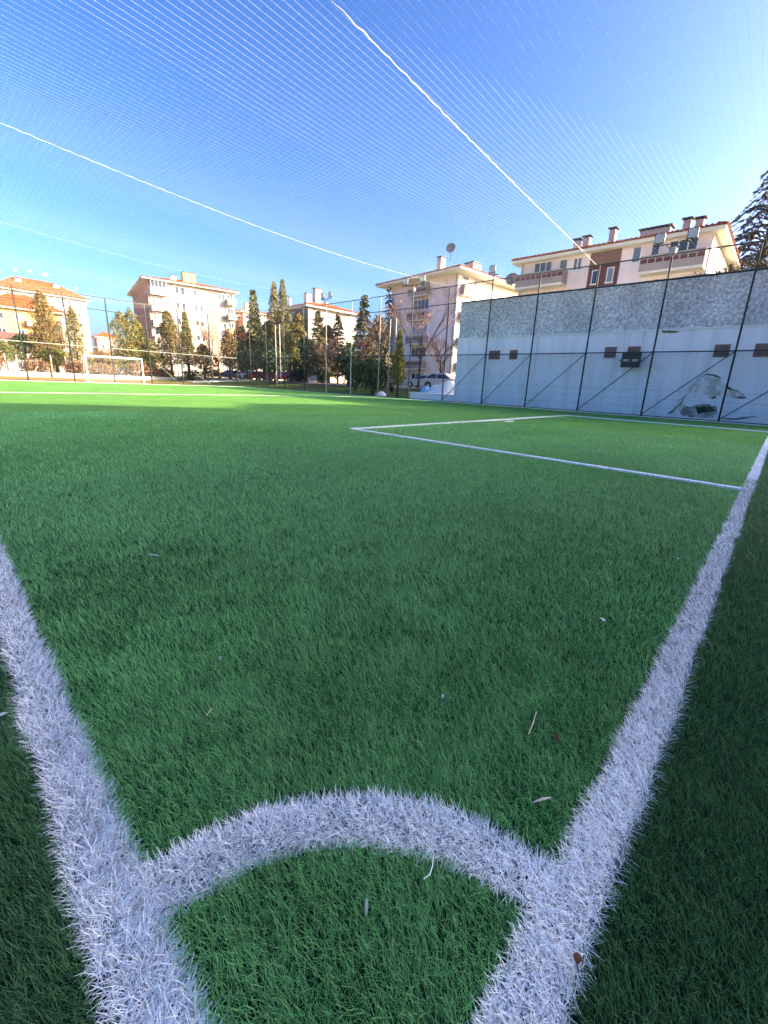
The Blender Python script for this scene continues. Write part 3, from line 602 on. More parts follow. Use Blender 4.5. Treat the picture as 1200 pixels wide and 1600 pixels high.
# --- nearest pink building above the wall (facade at x=35)
b4=Bld('apartment_building','pink apartment house with brown stair strip and long balconies above the rough wall',(35,5.35,0),0,11.5,13.0,11.05,WM_pink,eave=.6,pitch=.22,z0=0,roofm=M_['tile_dark'])
b4.win('x',10.35,11.85,9.95,11.0,3); b4.win('x',9.1,9.75,9.95,10.95,1); b4.win('x',8.0,8.7,10.0,10.9,2)
b4.panel('x',5.3,7.45,8.0,11.04,.03,mat('stair_tiles',(.15,.06,.045),.6,.3,0,.2,7),'brown_panel')
b4.win('x',6.68,7.15,8.85,9.85,1,d=.03); b4.win('x',5.6,6.1,8.85,9.9,1,d=.03)
b4.win('x',4.0,4.6,9.95,11.0,1); b4.win('x',2.9,3.45,9.95,10.98,1); b4.win('x',.75,2.4,9.75,11.0,3)
for z in (2.6,5.5,8.35):
    b4.balcony('x',9.0,12.9,z+.75,1.0,.95); b4.balcony('x',.1,3.75,z+.75,1.0,.95)
    if z<8:
        b4.win('x',10.3,11.8,z+1.9,z+2.7,3); b4.win('x',.8,2.3,z+1.9,z+2.7,3); b4.win('x',4.1,4.7,z+1.5,z+2.6)
b4.win('y',3.0,4.2,9.6,10.8,2); b4.win('y',7.0,8.2,9.6,10.8,2); b4.pipe('x',12.85,6,11.3)
for y,z0,w_,d_,h in ((9.1,12.4,.5,.5,1.15),(6.5,12.45,.55,.5,1.4),(2.9,12.6,1.0,2.2,.75),(1.75,12.2,.5,.5,1.35)): b4.chim(1.6,y,z0-.7,w_*.85,d_*.85,h-.25)
b4.chim(1.8,8.4,12.2,.4,.5,.55); b4.chim(1.6,1.0,11.9,.4,.45,.6)
dish(35.2,19.2,9.55,.55,'grey satellite dish at the far end of the pink house above the wall',200,20,.5)
# --- second pink building (rotated), gable side lit
A3=-6.6
b3=Bld('apartment_building','pale pink four storey block with stacked rounded balconies behind the parked silver cars',(45.6,32.1,.5),A3,13.5,12.4,13.8,WM_pink,eave=1.7,pitch=.18,z0=-.6,roofm=M_['tile_dark'])
for z in (2.4,5.6,8.6,11.6):
    b3.balcony('x',4.6,8.1,z+.35,.9,.95)
    if z>3: b3.win('x',4.8,7.7,z-1.55+.2,z-.05,4)
b3.win('x',4.75,6.5,12.8,13.75,2); b3.win('x',4.9,7.4,1.2,2.1,3,gm=M_['glass']); 
b3.panel('x',5.0,7.8,.3,1.1,.05,WM_salmon)
for z in (2.6,5.6,8.6,11.6):
    b3.balcony('y',.5,2.6,z,.7,.95); b3.win('y',.7,1.9,z+1.2,z+2.1,2)
b3.win('y',5.5,6.1,11.7,12.9); b3.pipe('y',3.3,0,13.7); b3.pipe('x',.25,0,13.7); b3.win('y',8.8,9.8,11.5,12.8,2)
b3.chim(.6,3.7,14.4,.8,.7,1.9); b3.chim(3.5,.8,14.9,1.6,1.4,.9)
dish(45.3,33.3,15.6,.6,'round satellite dish on a mast at the gable edge of the pale pink block',200,15,1.5)
# --- tall white block left of centre
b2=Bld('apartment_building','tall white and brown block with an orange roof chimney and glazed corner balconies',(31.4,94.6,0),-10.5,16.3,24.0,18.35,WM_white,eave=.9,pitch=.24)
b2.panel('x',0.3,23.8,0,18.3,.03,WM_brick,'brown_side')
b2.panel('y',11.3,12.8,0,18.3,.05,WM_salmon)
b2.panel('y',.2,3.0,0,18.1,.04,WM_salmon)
for k in range(6):
    z=1.2+k*2.9
    b2.win('y',4.8,5.5,z+.9,z+2.2); b2.win('y',5.8,6.6,z+.7,z+2.2); b2.win('y',8.2,8.9,z+1,z+2.1); b2.win('y',9.2,9.9,z+.9,z+2.1)
    b2.win('y',13.0,13.55,z+1,z+2.2); b2.win('y',13.75,14.35,z+.8,z+2.2)
    b2.balcony('y',.3,3.4,z+.2,1.0,1.1,band=False); b2.win('y',.5,3.2,z+1.4,z+2.7,4,d=.6 if k in(1,5) else .05)
    b2.balcony('y',14.6,16.3,z+.2,1.4,1.0,band=False,m=WM_yel if k<4 else WM_white); b2.win('y',14.8,16.0,z+1.3,z+2.4,2)
b2.pipe('y',4.2,0,18.2); b2.pipe('y',14.5,0,18.2); b2.chim(7.0,2.5,19.3,2.4,1.6,1.9,m=WM_yel); b2.chim(4.6,1.8,19.1,1.0,.8,1.0)
# --- white house with orange hip roof
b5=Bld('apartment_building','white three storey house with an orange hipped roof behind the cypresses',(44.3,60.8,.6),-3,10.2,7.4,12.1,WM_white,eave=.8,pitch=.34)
for k in range(4):
    z=.6+k*2.9; b5.win('x',1.2,2.8,z+1,z+2.2,2); b5.win('x',4.2,5.4,z+.6,z+2.3,2); b5.win('y',2.0,3.2,z+1,z+2.2,2); b5.win('y',6.8,8.0,z+1,z+2.2,2)
    b5.balcony('x',3.6,6.2,z+.1,1.0,.95,band=False)
b5.chim(.6,1.2,12.7,.9,.9,1.6,m=WM_conc); b5.chim(3.0,2.2,13.3,1.1,.9,2.3,m=WM_white); b5.chim(-.2,5.4,12.3,.4,.4,1.7)
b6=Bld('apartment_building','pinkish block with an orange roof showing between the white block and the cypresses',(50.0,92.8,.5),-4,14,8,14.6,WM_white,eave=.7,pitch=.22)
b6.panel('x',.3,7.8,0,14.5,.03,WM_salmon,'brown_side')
for k in range(5):
    z=.8+k*2.8; b6.win('x',1.5,2.6,z+1,z+2.2,2,d=.03); b6.win('x',4.6,5.8,z+1,z+2.2,2,d=.03); b6.win('y',1.2,2.2,z+1,z+2.1,1); b6.win('y',4.2,5.2,z+1,z+2.1,1)
b6.chim(2,3,15.6,.9,.9,1.4)
# --- far left group
b1=Bld('apartment_building','long white block with a broad orange roof and many roof aerials at the far left',(14.5,150,0),4,19.3,11,19.9,WM_white,eave=.9,pitch=.62)
for k in range(7):
    z=.6+k*2.8
    for u,w_ in ((2.2,1.3),(5.4,.8),(7.0,1.3),(10.2,1.4),(13.1,.8),(14.9,.9),(17.0,.7)): b1.win('y',u,u+w_,z+.9,z+2.1,2 if w_>1 else 1)
    if k>3: b1.balcony('y',8.2,12.0,z+.1,1.2,1.0,band=False)
for x,y in ((5,3),(9.5,4.2),(13,3)): b1.chim(x,y,21.9,1.3,1,1.4,m=WM_conc)
b0=Bld('apartment_building','orange yellow apartment house with a red roof behind the big brownish cypress',(9.6,121,0),-2,12.2,9,12.6,WM_yel,eave=.9,pitch=.6)
for k in range(4):
    z=.6+k*2.95
    for u,w_,n_ in ((1.0,1.8,3),(4.6,1.1,2),(9.0,.8,1)): b0.win('y',u,u+w_,z+1.0,z+2.2,n_)
    b0.balcony('y',6.2,8.4,z+.2,1.2,.95,band=False)
b0.panel('y',9.9,12.1,2.0,11.2,.5,WM_brick,'bay'); 
for k in range(3): b0.win('y',10.3,11.8,2.8+k*2.9,4.7+k*2.9,2,d=.5)
b0b=Bld('house','low house with a dark pitched roof and white veranda below the yellow apartment house',(11.0,112,0),-4,7.4,6,5.6,WM_white,roofm=mat('brown_tile',(.16,.08,.07),.8,.2,0,.2,4,.5,14),eave=.5,pitch=.5,hip=False)
b0b.win('y',1,2.6,3.2,4.8,3); b0b.win('y',4.2,6.0,3.2,4.8,3); b0b.win('y',1.2,2.2,.6,2.2,1)
b7=Bld('house','small salmon house with a steep red roof far behind the goal',(37.2,160,0),-6,5.2,6,11.0,WM_salmon,eave=.5,pitch=.6)
for k in range(3): b7.win('y',1,1.9,1.5+k*3,2.9+k*3); b7.win('y',3.2,4.1,1.5+k*3,2.9+k*3)
b8=Bld('house','small yellow house with a low red roof right of the salmon one',(44.0,155,0),-6,9.4,6,8.9,WM_yel,eave=.5,pitch=.35)
for k in range(3): b8.win('y',1,2.1,1+k*2.8,2.3+k*2.8,2); b8.win('y',4,5.1,1+k*2.8,2.3+k*2.8,2); b8.win('y',7,8.1,1+k*2.8,2.3+k*2.8,2)
# aerials on the far left roof
for i,(x,y,z,r) in enumerate(((16.2,151.5,22.8,.38),(19.6,152,23.8,.45),(22.6,152.5,24.2,.4),(25.8,152.8,24.0,.6),(32.4,153.2,21.9,.4))):
    dish(x,y,z,r,['small dish leftmost on the long orange roof','dish second from the left on the long orange roof','dish near the ridge centre of the long orange roof','large dish beside the white chimneys of the long orange roof','dish near the right hip of the long orange roof'][i],250,20,1.2)
# --- unseen block added behind the near goal line, roofline shaped to shadow the pitch
Tn=(-3.4); ex,ey=math.cos(R(-29.36)),math.sin(R(-29.36)); nx_,ny_=-ey,ex
def sn(s,n): return (s*ex+n*nx_,s*ey+n*ny_)
tw=empty('apartment_building',(*sn(18,Tn),0),R(-29.36)); tag(tw,'grey apartment block added out of view to shadow the pitch','building')
prof=[(18-18,19.6),(44.8-18,19.5),(50.4-18,22.9),(60-18,24.5),(72-18,24.5)]
poly=[(0,-.5)]+[(a,b) for a,b in prof][0:]+[(54,-.5)]
MB().prism(poly,'y',-14,0).build('wall',WM_conc,tw)
for fl in range(6):
    mb=MB(); pn=MB()
    for k in range(16):
        u=1.6+k*3.3; z=1.6+fl*3; mb.box(u-.06,u+1.46,.002,.04,z-.06,z+1.46); pn.box(u,u+1.4,.042,.05,z,z+1.4)
    f=mb.build('window_row',M_['frame'],tw); pn.build('pane',M_['glass'],f)
# ---------------------------------------------------------------- trees
def clump(mb,p,size,c,n=3):
    for _ in range(n):
        d=Vector((random.gauss(0,1),random.gauss(0,1),random.gauss(0,1))).normalized(); e=d.orthogonal().normalized(); f=d.cross(e)
        q=Vector(p)+Vector((random.gauss(0,1),random.gauss(0,1),random.gauss(0,1)))*size*.4; s=size*random.uniform(.5,1.1)
        mb.add([q-e*s*.5,q+f*s*.32,q+e*s*.5+f*s*.1,q-f*s*.28],[(0,1,2,3)],c)
def vary(c,a=.3):
    k=random.uniform(1-a,1+a); return tuple(max(.004,x*k*random.uniform(.9,1.1)) for x in c)
def cypress(name,label,cat,loc,h,r,c,c2=None,n=2600,trunk=1.2,size=.28,shape=1.0,lean=0,peaks=None,group=None,tip=.5):
    o=empty(name,(loc[0],loc[1],hgt(loc[0],loc[1])),random.uniform(0,6)); tag(o,label,cat,group)
    t=MB(); t.tube([(0,0,-.2),(.03,0,trunk),(lean*.5,0,h*.5),(lean,0,h*.93)],[.05+r*.09,.04+r*.07,.03+r*.04,.02],7)
    for k in range(14):
        a=random.uniform(0,6.28); z=trunk+(h-trunk)*random.uniform(0,.7); rr=r*(1-(z-trunk)/(h-trunk))*.8
        t.tube([(lean*z/h,0,z),(lean*z/h+rr*.5*math.cos(a),rr*.5*math.sin(a),z+rr*.5),(lean*z/h+rr*math.cos(a),rr*math.sin(a),z+rr*1.1)],[.035,.02,.008],4,cap=False)
    t.build('trunk',M_['bark'],o,smooth=True)
    mb=MB(); pk=peaks or [(0,0,1.0,1.0)]
    for i in range(n):
        px,py,ph,pr=random.choice(pk); H=h*ph
        u=random.random()**.8; z=trunk*.85+(H-trunk*.85)*u
        prof=min(1,(u+.03)/.14)**.6*(1-u**(1.0+shape))**(.8*tip+.3)
        a=random.uniform(0,2*PI); lump=.78+.6*noise.noise(Vector((math.cos(a)*1.7+px,math.sin(a)*1.7+py,z*.9)))+.22*noise.noise(Vector((math.cos(a)*5,math.sin(a)*5,z*2.4)))
        rad=r*pr*prof*lump*(random.random()**.28)
        cc=vary(c if random.random()<.62 or not c2 else c2,.3)
        clump(mb,(px*r+rad*math.cos(a)+lean*z/h,py*r+rad*math.sin(a),z+random.gauss(0,.06)),size,cc,3)
    mb.build('crown',M_['leaf'],o,fix=False); return o
def spruce(name,label,cat,loc,h,r,c,c2=None,whorls=26,per=9,needle=.22,trunk=1.0,droop=.12,group=None,zlow=.1,fill=9,rz=0,wid=.16):
    o=empty(name,(loc[0],loc[1],loc[2] if len(loc)>2 else hgt(loc[0],loc[1])),rz); tag(o,label,cat,group)
    mb=MB(); bm_=MB(); bm_.tube([(0,0,-.2),(0,0,h*.5),(.05,0,h)],[.04+h*.012,.03+h*.007,.012],8)
    for k in range(whorls):
        u=k/(whorls-1); z=h*(zlow+(1-zlow)*u*.985); R_=r*(1-u)**.85*random.uniform(.85,1.1)+.12
        for j in range(per):
            a=2*PI*(j+random.uniform(-.3,.3))/per+k*1.3; Lb=R_*random.uniform(.62,1.12); pts=[]
            zz=z+random.uniform(-.25,.25)*h/whorls*1.5
            for q in range(6):
                t=q/5; pts.append(Vector((math.cos(a)*Lb*t,math.sin(a)*Lb*t,zz+Lb*(.18*math.sin(t*PI*.9)-droop*t*t*1.6))))
            bm_.tube(pts,[.02+.012*Lb*(1-t/5) for t in range(6)],3,cap=False)
            m=int(fill*max(1,Lb/.9))
            for _ in range(m):
                t=random.uniform(.12,1)**.8; i=min(4,int(t*5)); p=pts[i].lerp(pts[i+1],t*5-i)
                side=Vector((-math.sin(a),math.cos(a),0))*random.uniform(-1,1)*wid*Lb*(1.15-t)
                p=p+side; sdir=(Vector((math.cos(a),math.sin(a),0))*.5+side.normalized()*.7+Vector((0,0,-random.uniform(.0,.7)))).normalized()
                s=needle*random.uniform(.6,1.3); wv=sdir.cross(Vector((random.gauss(0,1),random.gauss(0,1),random.gauss(0,1)))).normalized()*s*.22
                mb.add([p-wv*.6,p+sdir*s*.5-wv,p+sdir*s,p+sdir*s*.5+wv,p+wv*.6],[(0,1,2,3,4)],vary(c if random.random()<.6 or not c2 else c2,.3))
    bm_.build('trunk',M_['bark'],o,fix=False); mb.build('crown',M_['leaf'],o,fix=False); return o
def bare_tree(name,label,cat,loc,h,spread,c,leafc=None,depth=6,nleaf=0,group=None,twig=.006,base_r=.14):
    o=empty(name,(loc[0],loc[1],hgt(loc[0],loc[1])),0); tag(o,label,cat,group)
    mb=MB(); lf=MB(); bmat=mat('twigs',c,.9,.1,0,.2,5)
    tw_=MB()
    def br(p,d,L,r,k):
        q=p+d*L*.5+Vector((random.gauss(0,.04),random.gauss(0,.04),0))*L; e=q+(d+Vector((random.gauss(0,.12),random.gauss(0,.12),random.uniform(0,.12)))).normalized()*L*.5
        (mb if k<3 else tw_).tube([p,q,e],[r,r*.85,r*.68],5 if k<3 else 3,cap=False)
        if k>=depth:
            if leafc and random.random()<nleaf: clump(lf,e,.2,vary(leafc,.35),2)
            return
        for i in range(3 if k else 4):
            nd=(d+Vector((random.gauss(0,1),random.gauss(0,1),random.gauss(.25,.5)))*spread).normalized()
            br(e if i else q.lerp(e,.6),nd,L*random.uniform(.62,.85),max(twig,r*.6),k+1)
    br(Vector((0,0,-.2)),Vector((0,0,1)),h*.27,base_r,0)
    mb.build('trunk',M_['bark'],o,fix=False); tw_.build('crown',bmat,o,fix=False)
    if lf.v: lf.build('leaves',M_['leaf'],o,fix=False)
    return o
def bush(label,loc,r,h,c,n=700,size=.2,group=None,c2=None,name='bush'):
    o=empty(name,(loc[0],loc[1],hgt(loc[0],loc[1])),0); tag(o,label,'bush',group)
    mb=MB(); st=MB()
    for k in range(9):
        a=random.uniform(0,6.28); st.tube([(0,0,-.1),(r*.3*math.cos(a),r*.3*math.sin(a),h*.4),(r*.6*math.cos(a),r*.6*math.sin(a),h*.75)],[.03,.02,.008],4)
    for i in range(n):
        v=Vector((random.gauss(0,1),random.gauss(0,1),random.gauss(0,1))).normalized(); k=(random.random()**.35)*(.8+.35*noise.noise(v*2.2+Vector(loc[:2]+(0,))))
        clump(mb,(v.x*r*k,v.y*r*k,h*.5+v.z*h*.5*k),size,vary(c if random.random()<.65 or not c2 else c2,.35),3)
    st.build('stems',M_['bark'],o,fix=False); mb.build('foliage',M_['leaf'],o,fix=False); return o
def W(px,py,depth):  # photo pixel -> world point at a depth along the view axis (layout only)
    d=r2*(px-614.19)+u2*(776.31-py)+fw*FPX; d=d/FPX*depth; return CAM+d
def at(px,depth,py=575): p=W(px,py,depth); return (p.x,p.y)
def topz(px,py,depth,loc): return W(px,py,depth).z-hgt(loc[0],loc[1])
G_dk=(.06,.085,.035); G_br=(.17,.115,.035); G_yl=(.27,.22,.035); G_ol=(.14,.135,.045); G_md=(.08,.12,.04)
def C(px,top,depth,half,label,c,c2=None,kind='cypress',**k):
    l=at(px,depth,(top+585)/2); h=topz(px,top,depth,l); r=half*1.18*depth/FPX
    if kind=='cypress': return cypress('cypress_tree',label,'tree',l,h,r,c,c2,**k)
    return spruce('spruce_tree',label,'tree',l,h,r,c,c2,**k)
C(72,458,62,26,'large brownish green cypress in front of the yellow apartment house',G_br,(.16,.12,.035),n=3600,trunk=2.0,shape=.7,size=.3,peaks=[(0,0,1,1),(.35,.1,.85,.8)])
C(40,525,64,26,'low bright green tree at the foot of the large brownish cypress',(.12,.17,.035),G_ol,n=1500,trunk=2.6,shape=2.5,size=.3)
C(88,545,63,22,'yellowish green low tree right of the large brownish cypress',(.17,.18,.04),G_ol,n=1000,trunk=1.6,shape=2.2,size=.3)
C(118,484,66,14,'slim olive cypress beside the glazed bay of the yellow house',G_ol,G_br,n=1600,trunk=3.2,shape=1.2)
C(8,535,60,16,'dark green tree cut by the left edge of the picture',G_md,G_br,n=900,trunk=2,shape=2)
C(203,486,60,28,'wide olive cypress right behind the goal crossbar',G_ol,(.17,.14,.03),n=3400,trunk=1.6,shape=1.1,peaks=[(-.1,0,1,.8),(.3,.1,.95,.8),(-.35,0,.85,.7)])
C(265,489,62,18,'dark slender cypress left of the pointed one, in front of the white block',G_br,G_dk,n=2400,trunk=2.4,shape=1.3)
C(292,490,60,18,'pointed conical cypress in front of the white block',G_ol,(.15,.115,.03),n=2400,trunk=2.4,shape=.35,tip=1.2)
C(318,540,59,18,'low orange brown shrubby tree right of the pointed cypress',(.17,.10,.045),G_br,n=1100,trunk=1.8,shape=1.5)
bare_tree('bare_tree','reddish bare tree in front of the white block drain pipe','tree',at(342,60),9.5,.42,(.28,.09,.06),(.25,.1,.05),5,.5)
C(358,520,58,16,'rusty brown tree just left of the pitch corner',(.16,.10,.045),(.1,.08,.03),n=1300,trunk=2.2,shape=1.4)
C(398,456,64,17,'tall thin spruce with a sharp tip before the pinkish block',G_ol,G_dk,kind='spruce',whorls=40,per=10,fill=12,needle=.4,zlow=.14,wid=.35)
C(430,446,66,15,'left one of the two tall twin cypresses',G_ol,G_br,n=2800,trunk=2,shape=1.5,tip=.9)
C(443,443,64,15,'right one of the two tall twin cypresses',G_dk,G_br,n=2800,trunk=2,shape=1.5,tip=.9)
C(412,520,60,16,'low dark cypress under the tall thin spruce',G_dk,G_ol,n=1300,trunk=2,shape=2)
C(455,520,54,12,'small yellow green conifer below the twin cypresses',(.24,.22,.045),G_ol,n=900,trunk=3,shape=1.3,tip=.8)
C(478,530,56,24,'broad dark green tree right of the yellow green conifer',G_dk,(.03,.05,.02),n=1800,trunk=1.6,shape=2.4)
C(497,488,52,20,'feathery cedar before the white house with orange roof',(.13,.125,.06),(.10,.09,.04),kind='spruce',whorls=22,per=9,fill=9,needle=.35,wid=.3,droop=.05)
C(528,494,56,22,'wide cedar just right of the feathery one',(.12,.11,.05),(.16,.11,.07),kind='spruce',whorls=20,per=9,fill=10,needle=.35,wid=.3,droop=.05)
C(568,466,46,21,'dark pine tree left of the pale pink block',(.075,.085,.035),(.05,.06,.025),kind='spruce',whorls=18,per=9,fill=10,needle=.4,wid=.34,zlow=.2)
C(606,447,60,16,'thin tall spruce peeping above the bare trees at the pink block edge',(.06,.075,.045),kind='spruce',whorls=30,per=8,fill=7,needle=.3)
C(624,519,31,13,'yellow lit conical thuja beside the ladder',(.30,.25,.03),(.12,.12,.03),n=1900,trunk=1.2,shape=.4,size=.16,tip=1.1)
for i,(px,dp,h,lab) in enumerate(((596,40,8.5,'pinkish brown bare tree above the big dark green bush'),(655,43,11.8,'tall bare tree in front of the pink block balconies'),(690,46,7.5,'low bare tree right of the balconies of the pink block'),(560,46,7.0,'bare brown tree tangled beside the dark pine'),(515,50,6.5,'bare brown tree under the wide cedar'),(160,72,6.0,'orange brown bare tree behind the goal'))):
    bare_tree('bare_tree',lab,'tree',at(px,dp),h,.5 if i!=1 else .4,(.25,.15,.11) if i!=5 else (.3,.16,.08),None if i!=4 else (.2,.12,.06),5 if i in(0,1) else 5,.5,twig=.009)
bush('big dark green drooping bush behind the corner of the wall fence',at(583,36),1.9,3.4,(.045,.07,.022),1500,.22,c2=(.08,.10,.03))
bush('second dark green bush between the fence posts left of the big one',at(556,40),1.6,3.0,(.05,.075,.025),900,.22)
bush('dark round clipped bush left of the white van',at(466,52),1.3,1.9,(.015,.025,.012),600)
bush('dark round clipped bush right of the white van',at(506,50),1.0,1.6,(.015,.025,.012),450)
bush('dark low hedge shrub left of the red cars',at(330,62),1.8,1.7,(.03,.045,.02),600)
bush('dark low hedge shrub right of the orange brown tree',at(300,60),2.0,1.4,(.03,.05,.02),600)
C(385,548,56,14,'dark green round tree in front of the white car',G_dk,(.03,.06,.03),n=900,trunk=1.8,shape=2.6)
C(430,548,50,20,'dark green round tree above the red cars',(.03,.055,.025),G_dk,n=1300,trunk=1.9,shape=2.6)
C(545,540,44,18,'dark low tree next to the bare brown tree',G_dk,(.05,.05,.025),n=1100,trunk=1.4,shape=2.2)
for i,(px,tp,dp,hf,c1,c2,lab) in enumerate((
  (467,492,70,20,G_ol,G_br,'tall olive tree at the back between the twin cypresses and the feathery cedar'),
  (511,512,62,20,(.17,.12,.07),G_ol,'brownish full tree at the back between the two cedars'),
  (590,500,50,18,(.17,.125,.085),(.12,.11,.05),'pinkish brown full tree behind the two right bushes'),
  (378,512,74,20,G_ol,(.16,.11,.05),'full olive tree at the back left of the tall thin spruce'),
  (233,532,72,24,G_ol,(.16,.11,.05),'low olive tree at the back left of the white block entrance'),
  (160,552,80,26,(.19,.12,.06),G_ol,'rusty low tree at the back above the goal'),
  (420,505,72,22,G_dk,G_ol,'broad dark tree at the back between spruce and twin cypresses'))):
    C(px,tp,dp,hf,lab,c1,c2,n=1500,trunk=1.4,shape=2.2,size=.42)
# big cedar above the wall at the right
spruce('cedar_tree','large dark cedar with drooping branches at the right edge above the wall','tree',(*at(1208,33,330),0),W(1225,225,33).z,7.5,(.085,.09,.08),(.13,.11,.07),whorls=28,per=9,needle=.26,droop=.26,zlow=.25,fill=15,wid=.11)
b=empty('creeper',(24.6,1.9,6.2)); tag(b,'tangle of dry creeper stems spilling over the top of the wall beside the cedar','plant')
mb=MB(); lf=MB()
for i in range(150):
    y0=random.uniform(-2.4,2.4); z=0
    hh=.95*max(.08,1-max(0,(y0+2.2)/4.8)**1.5); a=random.uniform(-1,1); p=Vector((random.uniform(-.3,.6),y0,0)); q=p+Vector((random.uniform(-.4,.2),a*.4,hh*random.uniform(.5,1))); e=q+Vector((-.15,a*.5,-.15))
    mb.tube([p,q,e],[.012,.009,.005],3,cap=False)
    for k in range(5): clump(lf,p.lerp(q,random.random()),.13,vary((.13,.10,.05),.4),2)
mb.build('stems',M_['bark'],b,fix=False); lf.build('leaves',M_['leaf'],b,fix=False)
# ---------------------------------------------------------------- vehicles
def car(name,label,loc,az,paint,L=4.3,W_=1.75,H=1.45,kind='hatch',group='cars parked beyond the fence'):
    o=empty(name,(loc[0],loc[1],hgt(loc[0],loc[1])+.03),R(az)); tag(o,label,'van' if kind=='van' else 'car',group)
    pm=mat('car_paint',paint,.25,.6,0,.03,2)
    hb=.62*H if kind!='van' else .55*H; g=.2
    body=[(-L/2,.35),(-L/2+.05,hb-.12),(-L/2+.25,hb),(L*.22,hb+.02),(L/2-.35,hb-.12),(L/2-.03,hb-.28),(L/2,.35),(L/2-.1,g),(L*.42,g)]
    def arch(xc): return [(xc+.36*math.cos(t),.3+.36*math.sin(t)) for t in np.linspace(-.3,PI+.3,9)]
    body=body+arch(L*.31)+[(L*.2,g),(-L*.2,g)]+arch(-L*.30)+[(-L*.42,g),(-L/2+.08,g)]
    bo=MB().prism(body,'y',-W_/2,W_/2).build('body',pm,o,bevel=.05)
    if kind=='sedan': cab=[(-L*.40,hb),(-L*.24,H-.04),(L*.04,H),(L*.24,hb)]
    elif kind=='van': cab=[(-L*.48,hb),(-L*.46,H-.05),(L*.16,H),(L*.32,hb)]
    else: cab=[(-L*.47,hb),(-L*.38,H-.06),(L*.03,H),(L*.26,hb)]
    yb,yt=W_/2-.04,W_/2-.24; n=len(cab)
    vs=[(x,-(yb if z<=hb else yt),z-.01) for x,z in cab]+[(x,(yb if z<=hb else yt),z-.01) for x,z in cab]
    MB().add(vs,[(0,1,2,3),(7,6,5,4)]+[(i,(i+1)%n,n+(i+1)%n,n+i) for i in range(n)]).build('cabin',pm,o,bevel=.05)
    cx=sum(p[0] for p in cab)/n
    def side(sg):
        mb=MB(); f=lambda x,z:(x,sg*((yb-(yb-yt)*(z-hb)/(H-hb))+.012),z)
        x0,x1,x2,x3=cab[0][0],cab[1][0],cab[2][0],cab[3][0]; z0=hb+.05;z1=H-.12
        def lx(z): t=(z-hb)/(H-hb); return x0+(x1-x0)*t+.12
        def rx(z): t=(z-hb)/(H-hb); return x3+(x2-x3)*t-.12
        m=(x1+x2)/2-.05
        mb.add([f(lx(z0),z0),f(m-.03,z0),f(m-.03,z1),f(lx(z1),z1)],[(0,1,2,3)]); mb.add([f(m+.03,z0),f(rx(z0),z0),f(rx(z1),z1),f(m+.03,z1)],[(0,1,2,3)])
        return mb
    for sg in (-1,1): side(sg).build('side_window',M_['glass'],o,fix=False)
    for (a,b),nm in (((cab[3],cab[2]),'windscreen'),((cab[0],cab[1]),'rear_window')):
        sgn=1 if nm=='windscreen' else -1; mb=MB()
        q=[]
        for t,yy in ((.12,yb-.12),(.88,yt-.06)):
            x=a[0]+(b[0]-a[0])*t+sgn*.012; z=a[1]+(b[1]-a[1])*t+.004; q.append((x,yy,z))
        mb.add([(q[0][0],-q[0][1],q[0][2]),q[0],q[1],(q[1][0],-q[1][1],q[1][2])],[(0,1,2,3)]); mb.build(nm,M_['glass'],o,fix=False)
    for xw in (L*.31,-L*.30):
        for sg in (-1,1):
            w0=MB(); r=.31
            prof=[(r*.6,-.1),(r*.95,-.1),(r,-.06),(r,.06),(r*.95,.1),(r*.6,.1)]
            w0.lathe(prof,20); wo_=w0.build('wheel',M_['rubber'],o,smooth=True); wo_.rotation_euler=(R(90),0,0); wo_.location=(xw,sg*(W_/2-.1),r)
            rm=MB().lathe([(0,.04),(r*.25,.05),(r*.62,.03),(r*.62,-.03),(r*.25,-.05),(0,-.04)],14).build('rim',M_['rim'],wo_)
    for sg in (-1,1):
        MB().box(L/2-.1,L/2+.0,sg*(W_/2-.3)-.17,sg*(W_/2-.3)+.17,hb-.3,hb-.18).build('headlight',M_['lamp'],o)
        MB().box(-L/2-.0,-L/2+.1,sg*(W_/2-.2)-.12,sg*(W_/2-.2)+.12,hb-.28,hb-.1).build('tail_light',mat('tail_light',(.35,.02,.02),.3,.5),o)
    return o
car('parked_car','silver white hatchback parked in front of the pink block',at(664,46),97,(.55,.55,.54),kind='hatch')
car('parked_car','pale silver saloon car behind the white tarpaulin heap',at(697,38),-82,(.55,.50,.47),L=4.5,kind='sedan')
car('parked_van','white van with dark windows between the two round bushes',at(488,60),-50,(.75,.76,.78),L=4.2,W_=1.8,H=1.75,kind='van')
car('parked_car','dark red car nearer the centre in the row beyond the fence',at(437,64),150,(.28,.03,.04))
car('parked_car','dark red car partly hidden by tree trunks behind the ladder',at(419,67),150,(.22,.025,.03))
car('parked_car','bright red car next to the white saloon beyond the fence',at(402,70),130,(.45,.03,.03))
car('parked_car','white saloon car leftmost in the row beyond the fence',at(388,71),100,(.7,.7,.72),kind='sedan')
car('parked_car','dark blue car beside the reddish bare tree',at(356,72),160,(.05,.06,.12))
